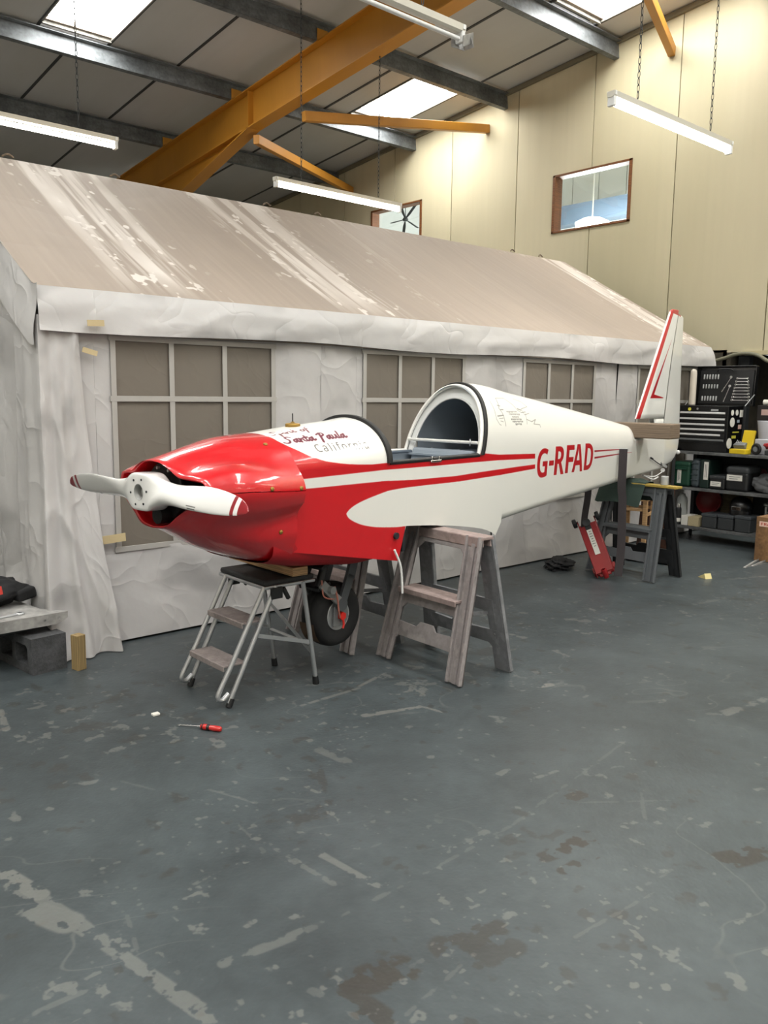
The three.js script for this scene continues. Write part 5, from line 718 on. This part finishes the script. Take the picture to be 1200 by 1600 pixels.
{ // tool chest, lid open
  const t = onShelf('tool_chest', 'black tool chest with silver drawer pulls and open lid', 'tool chest', 2, 0, 0.04), z0 = -4.73, z1 = -4.165, zc = (z0 + z1) / 2, W = z1 - z0;
  mesh('chest_body', [rbox(0.33, 0.49, W, 0.008, [0.18, 0.245, zc])], MT.blackGloss, t);
  [1.382, 1.319, 1.26, 1.206, 1.152, 1.098].forEach((y, k) => { const yy = y - SY[2]; const d = mesh('drawer', [rbox(0.012, 0.05, W - 0.05, 0.003, [0.01, yy - 0.004, zc])], mat('#141517', 0.3), t); mesh('drawer_pull', [rbox(0.016, 0.02, W - 0.06 - (k === 4 ? 0.04 : 0), 0.004, [0.0, yy + 0.006, zc - (k === 4 ? 0.02 : 0)])], k === 5 ? MT.midGrey : M_pull, d); });
  mesh('badge', [rbox(0.004, 0.02, 0.08, 0.001, [0.013, 0.445, zc + 0.13])], MT.steel, t); mesh('lock', cyl(0.012, 0.012, 0.008, [0.012, 0.455, zc - 0.06], [0, 0, Math.PI / 2], 14), MT.chrome, t);
  const ys = mesh('sticker', [cyl(0.018, 0.018, 0.003, [0.013, 0.45, z0 + 0.13], [0, 0, Math.PI / 2], 18)], mat('#d9d04a', 0.5), t); tag(ys, 'yellow shield sticker');
  for (const [x, y, r] of [[0.1, 0.42, 0.03], [0.2, 0.42, 0.03], [0.11, 0.32, 0.05], [0.07, 0.1, 0.055]]) mesh('sticker', cyl(r, r, 0.003, [x, y, z1 + 0.001], [Math.PI / 2, 0, 0], 24), MT.label, t);
  for (const [x, y, w, h, c] of [[0.3, 0.41, 0.07, 0.075, '#d2d0c8'], [0.28, 0.27, 0.07, 0.045, '#c9a79c'], [0.2, 0.215, 0.14, 0.012, '#b9b33a'], [0.16, 0.165, 0.09, 0.03, '#b9b33a'], [0.24, 0.33, 0.05, 0.03, '#8b949c']]) mesh('sticker', box(w, h, 0.003, [x, y, z1 + 0.001]), mat(c, 0.6), t);
  const lid = partGroup('lid', t); lid.position.set(0.33, 0.49, zc + 0.06); lid.rotation.z = -0.1;
  mesh('lid_shell', [rbox(0.02, 0.42, 0.66, 0.006, [0.03, 0.21, 0]), rbox(0.06, 0.42, 0.012, 0.004, [0, 0.21, -0.33]), rbox(0.06, 0.42, 0.012, 0.004, [0, 0.21, 0.33]), rbox(0.06, 0.012, 0.66, 0.004, [0, 0.42, 0])], MT.blackGloss, lid);
  mesh('foam_insert', [rbox(0.02, 0.36, 0.6, 0.004, [0.015, 0.2, 0])], MT.black, lid); mesh('carry_handle', [tube([[-0.03, 0.36, -0.09], [-0.05, 0.385, -0.06], [-0.05, 0.385, 0.06], [-0.03, 0.36, 0.09]], 0.008, 8)], MT.black, lid);
  mesh('lid_stay', [bar([-0.01, 0.12, 0.34], [-0.2, 0.0, 0.335], 0.003, 0.01)], MT.steel, t).position.set(0.33, 0.49, zc + 0.06); mesh('lid_stay', [bar([-0.01, 0.12, -0.34], [-0.2, 0.0, -0.335], 0.003, 0.01)], MT.steel, t).position.set(0.33, 0.49, zc + 0.06);
  // tools in the lid
  const lw = (y, z) => [SX + 0.04 + 0.33 + y * 0.1 - 0.0 + 0.0, SY[2] + 0.49 + y, zc + 0.06 + z];
  const sock = mesh('socket', [lathe([[0.006, 0], [0.0085, 0], [0.0095, 0.02], [0.0095, 0.05], [0.006, 0.052], [0.006, 0.03]])], MT.steel);
  let first = true; for (const [y, n, row] of [[0.285, 6, 'upper'], [0.185, 6, 'middle'], [0.05, 6, 'lower']]) for (let k = 0; k < n; k++) { const o = first ? sock : sock.clone(); if (!first) { o.name = numbered('socket'); scene.add(o); } first = false; o.userData = {}; tag(o, 'steel socket in the ' + row + ' row inside the tool chest lid', 'socket', row + ' row of sockets in the tool chest lid'); o.position.set(...lw(y, -0.25 + k * 0.032)); o.rotation.z = -0.1; if (row === 'middle') o.scale.setScalar(0.85); }
  const spg = () => [rbox(0.004, 0.009, 0.14, 0.001), ...[-0.075, 0.075].map((z) => tf(new THREE.TorusGeometry(0.009, 0.004, 6, 12), [0, 0, z], [0, Math.PI / 2, 0]))];
  const sp = tag(mesh('spanner', spg(), MT.chrome), 'chrome ring spanner in the stack clipped inside the tool chest lid', 'spanner', 'spanners in the tool chest lid');
  for (let k = 0; k < 8; k++) { const o = k ? sp.clone() : sp; if (k) { o.name = numbered('spanner'); scene.add(o); } o.position.set(...lw(0.06 + k * 0.033, 0.18)); o.rotation.z = -0.1; o.scale.z = 1.2 - k * 0.06; }
  for (const [y, z, a, lb] of [[0.24, 0.02, 0.55, 'longer chrome ratchet handle slanted inside the tool chest lid'], [0.14, 0.03, 0.35, 'shorter chrome ratchet handle low inside the tool chest lid']]) { const r = tag(mesh('ratchet', [bar([0, -0.08, 0], [0, 0.06, 0], 0.008, 0.008, V3(1, 0, 0)), cyl(0.015, 0.015, 0.014, [0, 0.075, 0], [0, 0, Math.PI / 2], 14), rbox(0.014, 0.06, 0.014, 0.004, [0, -0.08, 0])], MT.chrome), lb, 'ratchet'); r.position.set(...lw(y, z)); r.rotation.x = a; }
  const roll = thing('white_roll', 'upright white cylinder behind the rudder beside the open lid', 'roll', [SX + 0.26, SY[2] + 0.491, -4.69]); mesh('roll', [lathe([[0.001, 0], [0.034, 0], [0.036, 0.01], [0.036, 0.34], [0.03, 0.375], [0.012, 0.39], [0.001, 0.39]])], grainy('#cfc6b8', 0.5), roll);
}
{ // open yellow drill case
  const t = onShelf('drill_case', 'open yellow drill bit case beside the black tool chest', 'case', 2, -4.03, 0.02, -0.15);
  mesh('case_base', [rbox(0.1, 0.05, 0.19, 0.008, [0.05, 0.026, 0])], mat('#d6b81f', 0.4), t); mesh('case_lid', [rbox(0.025, 0.2, 0.13, 0.006, [0.12, 0.145, 0.04], [0, 0, -0.25])], mat('#d6b81f', 0.4), t); mesh('bit_rack', [rbox(0.06, 0.06, 0.13, 0.006, [0.085, 0.08, -0.02], [0, 0, 0.5])], MT.midGrey, t);
  for (let k = 0; k < 7; k++) mesh('drill_bit', tube([[0.07, 0.09, -0.07 + k * 0.017], [0.1, 0.14 - k * 0.005, -0.07 + k * 0.017]], 0.003, 6), MT.steel, t);
}
function stripLabel(t, w, h, at, rot = 0) { const l = mesh('label', box(0.003, h, w, at), MT.label, t); mesh('label_print', [0, 1].map((k) => box(0.002, Math.max(0.004, h * 0.1), w * (0.7 - k * 0.15), [at[0] - 0.002, at[1] + h * (0.18 - k * 0.34), at[2] - w * 0.06 * k])), MT.midGrey, l); tag(l, 'white label'); return l; }
{ // middle shelf
  const g = onShelf('green_case', 'dark green plastic case with a pale label, left on the middle shelf', 'case', 1, -4.64, 0.02); mesh('case_body', [rbox(0.3, 0.25, 0.19, 0.03, [0.16, 0.127, 0], undefined, 3), rbox(0.02, 0.012, 0.15, 0.004, [0.0, 0.19, 0])], grainy('#0e3a2a', 0.5), g); mesh('case_lid', [rbox(0.31, 0.05, 0.2, 0.02, [0.16, 0.245, 0])], grainy('#16402f', 0.5), g); { const l = mesh('label', box(0.003, 0.15, 0.045, [0.008, 0.11, -0.02]), MT.label, g); mesh('label_print', [0, 1, 2].map((k) => box(0.002, 0.11 - k * 0.02, 0.004, [0.006, 0.11, -0.031 + k * 0.01])), MT.midGrey, l); }
  const c = onShelf('grey_case', 'grey rounded tool case standing between two green cases', 'case', 1, -4.49, 0.03); mesh('case_body', [rbox(0.3, 0.31, 0.1, 0.04, [0.16, 0.156, 0], undefined, 4)], grainy('#3d474c', 0.5), c); mesh('case_ribs', [0.08, 0.14, 0.2, 0.26].map((y) => rbox(0.01, 0.01, 0.085, 0.004, [0.008, y, 0])), grainy('#313a3f', 0.5), c);
  const d = onShelf('green_case', 'narrow dark green case with a long white spine label', 'case', 1, -4.38, 0.03); mesh('case_body', [rbox(0.3, 0.31, 0.105, 0.015, [0.16, 0.156, 0])], grainy('#10241f', 0.5), d); { const l = mesh('label', box(0.003, 0.19, 0.05, [0.008, 0.19, 0.02]), MT.label, d); mesh('label_print', [0, 1].map((k) => box(0.002, 0.14, 0.005, [0.006, 0.19, 0.012 + k * 0.014])), MT.midGrey, l); }
  const s = onShelf('black_box', 'small black tool case with white label below the tool chest', 'case', 1, -4.235, 0.03); mesh('case_body', [rbox(0.26, 0.13, 0.17, 0.02, [0.14, 0.066, 0])], MT.black, s); mesh('case_lid', [rbox(0.27, 0.04, 0.175, 0.015, [0.14, 0.13, 0])], MT.darkGrey, s); stripLabel(s, 0.115, 0.05, [0.008, 0.06, -0.01]);
  const b = onShelf('black_tool_bag', 'large black tool case with a long white label on the middle shelf', 'case', 1, -4.03, 0.04); mesh('case_body', [rbox(0.3, 0.2, 0.24, 0.03, [0.16, 0.101, 0], undefined, 3)], MT.black, b); mesh('case_lid', [rbox(0.31, 0.09, 0.25, 0.04, [0.16, 0.215, 0], undefined, 3)], MT.darkGrey, b); stripLabel(b, 0.165, 0.06, [0.008, 0.14, -0.02]);
  const cl = tag(mesh('grey_cloth', [tf(blob(0.15, 361, 0.7, [0.9, 0.65, 1.0], 2.4), [0, 0.09, 0])], grainy('#4c4d4f', 0.95, 0, 6, 0.002)), 'bundled grey cloth at the right on the middle shelf', 'cloth'); cl.position.set(SX + 0.2, SY[1], -3.745);
  const k = onShelf('dark_holdall', 'dark holdall with a maroon end behind the black cases', 'bag', 1, -4.2, 0.43); mesh('bag_body', [tf(blob(0.13, 367, 0.2, [0.42, 1.0, 2.2], 1.5), [0, 0.13, 0])], grainy('#1d1e20', 0.9), k); mesh('bag_end', [tf(blob(0.09, 369, 0.2, [0.5, 1, 0.6], 1.6), [0.0, 0.14, 0.27])], grainy('#4a1c22', 0.9), k);
}
{ // bottom shelf
  const c = onShelf('white_canister', 'grey white canister at the left end of the bottom shelf', 'canister', 0, -4.67, 0.15); mesh('canister', [lathe([[0.001, 0.0], [0.055, 0], [0.058, 0.01], [0.058, 0.25], [0.05, 0.29], [0.03, 0.31], [0.03, 0.33], [0.001, 0.33]])], grainy('#8f9290', 0.5), c);
  const s = onShelf('spray_can', 'dark spray can with a silver top in front of the canister', 'can', 0, -4.655, 0.05); mesh('can_body', [lathe([[0.001, 0], [0.03, 0], [0.032, 0.004], [0.032, 0.17], [0.026, 0.185], [0.001, 0.185]])], MT.black, s); mesh('can_band', [lathe([[0.0325, 0.03], [0.0327, 0.03], [0.0327, 0.07], [0.0325, 0.07]])], MT.label, s); mesh('can_cap', [lathe([[0.024, 0.186], [0.024, 0.225], [0.02, 0.23], [0.001, 0.23]])], MT.chrome, s);
  const w = onShelf('flat_box', 'white and tan flat box on the bottom shelf edge', 'box', 0, -4.5, 0.02); mesh('box_body', [rbox(0.22, 0.105, 0.075, 0.003, [0.11, 0.054, -0.063])], MT.label, w); mesh('box_end', [rbox(0.22, 0.1, 0.12, 0.003, [0.11, 0.052, 0.04])], grainy('#a89c7c', 0.8), w);
  const r = onShelf('red_tub', 'round dark red tub leaning at the back of the bottom shelf', 'tub', 0, -4.42, 0.37); mesh('tub_body', [tf(lathe([[0.001, 0], [0.09, 0.0], [0.115, 0.02], [0.14, 0.12], [0.145, 0.125], [0.138, 0.13], [0.112, 0.03], [0.001, 0.012]], undefined, undefined, 40), [0, 0.25, 0], [0, 0, Math.PI / 2 - 0.15])], mat('#5e1012', 0.5, 0, { side: THREE.DoubleSide }), r); mesh('tub_stand', [rbox(0.12, 0.11, 0.2, 0.01, [-0.03, 0.056, 0])], MT.black, r);
  const p = tag(mesh('pale_board', [rbox(0.014, 0.38, 0.34, 0.003, [0, 0.19, 0], [0, 0, -0.12])], grainy('#8b8371', 0.8, 0, 3, 0.0004, { map: rep(tWood, 1, 2) })), 'pale board leaning behind the red tub on the bottom shelf', 'board'); p.position.set(SX + 0.45, SY[0], -4.2);
  const h = onShelf('welding_helmet', 'black welding helmet on top of the dark boxes, bottom shelf', 'helmet', 0, -4.03, 0.2); mesh('helmet_shell', [tf(new THREE.SphereGeometry(0.115, 28, 18, 0, Math.PI * 2, 0, 1.9), [0, 0.245, 0]).scale(1, 1, 1), tf(lathe([[0.1, 0], [0.112, 0], [0.105, 0.08], [0.095, 0.08]]), [0, 0.16, 0])], mat('#0d0d0f', 0.3), h); mesh('helmet_window', [rbox(0.012, 0.045, 0.1, 0.004, [-0.108, 0.235, 0], [0, 0, 0.1])], MT.chrome, h);
  for (const [z, hh, lb] of [[-4.29, 0.155, 'dark grey lidded box under the red tub, left of three'], [-4.11, 0.16, 'dark grey lidded box under the welding helmet, middle of three'], [-3.925, 0.17, 'dark grey lidded box by the carton, right of three']]) { const b = onShelf('lidded_box', lb, 'box', 0, z, 0.02); mesh('box_body', [rbox(0.24, hh - 0.03, 0.165, 0.012, [0.13, (hh - 0.03) / 2 + 0.001, 0])], MT.darkGrey, b); mesh('box_lid', [rbox(0.25, 0.035, 0.175, 0.01, [0.13, hh - 0.016, 0])], grainy('#3a3e42', 0.5), b); }
  const q = onShelf('valve_fitting', 'pale metal fitting behind the right hand lidded box', 'fitting', 0, -3.82, 0.32); mesh('stem', [cyl(0.016, 0.016, 0.25, [0, 0.14, 0], undefined, 14), lathe([[0.001, 0.26], [0.03, 0.26], [0.034, 0.28], [0.02, 0.3], [0.001, 0.3]])], MT.alu, q); mesh('side_arm', tube([[0, 0.2, 0], [-0.02, 0.2, 0.12]], 0.01, 8), MT.alu, q);
}
{ // right end of the top shelf
  const u = onShelf('plastic_tub', 'milky plastic tub with a scoop beside the yellow case', 'tub', 2, -3.83, 0.19); mesh('tub_body', [lathe([[0.001, 0.16], [0.06, 0.16], [0.08, 0.34], [0.084, 0.345], [0.076, 0.345], [0.056, 0.17], [0.001, 0.17]], undefined, undefined, 32), rbox(0.14, 0.16, 0.14, 0.01, [0, 0.081, 0])], grainy('#b9bac0', 0.5), u); mesh('scoop', tube([[0, 0.24, 0.0], [0.02, 0.33, 0.05], [0.02, 0.39, 0.08]], 0.008, 8), MT.white, u);
  const w = onShelf('rubber_caster', 'black rubber caster wheel in front of the milky tub', 'caster', 2, -3.85, 0.03); mesh('wheel', [tf(new THREE.TorusGeometry(0.042, 0.018, 12, 26), [0.03, 0.061, 0], [0, Math.PI / 2 - 0.3, 0])], MT.rubber, w); mesh('hub', [cyl(0.03, 0.03, 0.02, [0.03, 0.061, 0], [0, 0, Math.PI / 2 - 0.1], 18)], MT.midGrey, w);
  const r = onShelf('hand_tool', 'red and grey hand tool lying at the photo edge of the shelf', 'tool', 2, -3.705, 0.06); mesh('grip', [tf(blob(0.06, 371, 0.4, [0.7, 0.6, 1.2], 2), [0, 0.1, 0])], mat('#8e1518', 0.4), r); mesh('jaw', [rbox(0.06, 0.05, 0.1, 0.012, [0, 0.03, 0])], MT.darkGrey, r);
  const c = onShelf('dark_carton', 'dark carton with red and white stickers behind the tub', 'box', 2, -3.84, 0.3); mesh('carton', [rbox(0.18, 0.5, 0.28, 0.006, [0.09, 0.251, 0])], grainy('#211c1b', 0.8), c); mesh('sticker', box(0.003, 0.06, 0.09, [-0.001, 0.43, -0.05]), grainy('#b79a92', 0.7), c);
  const t = tag(mesh('white_tube', [cyl(0.03, 0.03, 0.5, [0, 0.03, 0], [Math.PI / 2, 0, 0], 20)], grainy('#cfcdc4', 0.6)), 'white tube lying on top of the dark carton', 'tube'); t.position.set(SX + 0.38, SY[2] + 0.501, -3.7);
}
{ // behind the dark sawhorse
  const t = thing('wooden_stool', 'small pine stool standing behind the dark sawhorse', 'stool', [7.35, 0, -4.5], 0.25), W = 0.3;
  mesh('seat', rbox(W, 0.025, W, 0.006, [0, 0.55, 0]), MT.pine, t); for (const x of [-1, 1]) for (const z of [-1, 1]) mesh('leg', rbox(0.04, 0.54, 0.04, 0.004, [x * 0.125, 0.27, z * 0.125]), MT.pine, t);
  for (const s of [-1, 1]) for (const y of [0.2, 0.4]) { mesh('rail', rbox(0.2, 0.03, 0.02, 0.003, [0, y, s * 0.125]), MT.pine, t); mesh('rail', rbox(0.02, 0.03, 0.2, 0.003, [s * 0.125, y + 0.05, 0]), MT.pine, t); }
  const b = tag(mesh('brown_panel', [rbox(0.02, 0.62, 0.36, 0.003, [0, 0.31, 0], [0, 0, -0.12])], grainy('#4a2c20', 0.6, 0, 2, 0.0004, { map: rep(tWood, 1, 1) })), 'reddish brown board leaning behind the pine stool', 'board'); b.position.set(7.75, 0.002, -4.52);
  const k = thing('black_case', 'black case lying on the floor behind the dark sawhorse', 'case', [7.1, 0, -4.15], 0.3); mesh('case_body', [rbox(0.3, 0.1, 0.44, 0.02, [0, 0.052, 0], undefined, 3)], MT.black, k); mesh('case_handle', tube([[-0.15, 0.06, -0.06], [-0.18, 0.06, -0.04], [-0.18, 0.06, 0.04], [-0.15, 0.06, 0.06]], 0.008, 8), MT.darkGrey, k);
}
{ // hose looped under the wall edge, and the post of the bay
  tag(mesh('grey_hose', [tube([[9.93, 1.96, -5.24], [9.93, 2.0, -5.1], [9.93, 2.03, -4.98], [9.93, 2.07, -4.85], [9.93, 2.075, -4.68], [9.93, 2.04, -4.56], [9.93, 1.97, -4.42], [9.93, 1.95, -4.1]], 0.022, 10, 50)], grainy('#74725f', 0.7)), 'grey hose looped along the lower edge of the cream wall', 'hose');
  tag(mesh('bay_post', [rbox(0.1, 2.06, 0.14, 0.006, [10.17, 1.03, -4.84])], MT.darkGrey), 'dark steel post at the left of the shelving bay', 'post');
}
renderer.render(scene, camera);
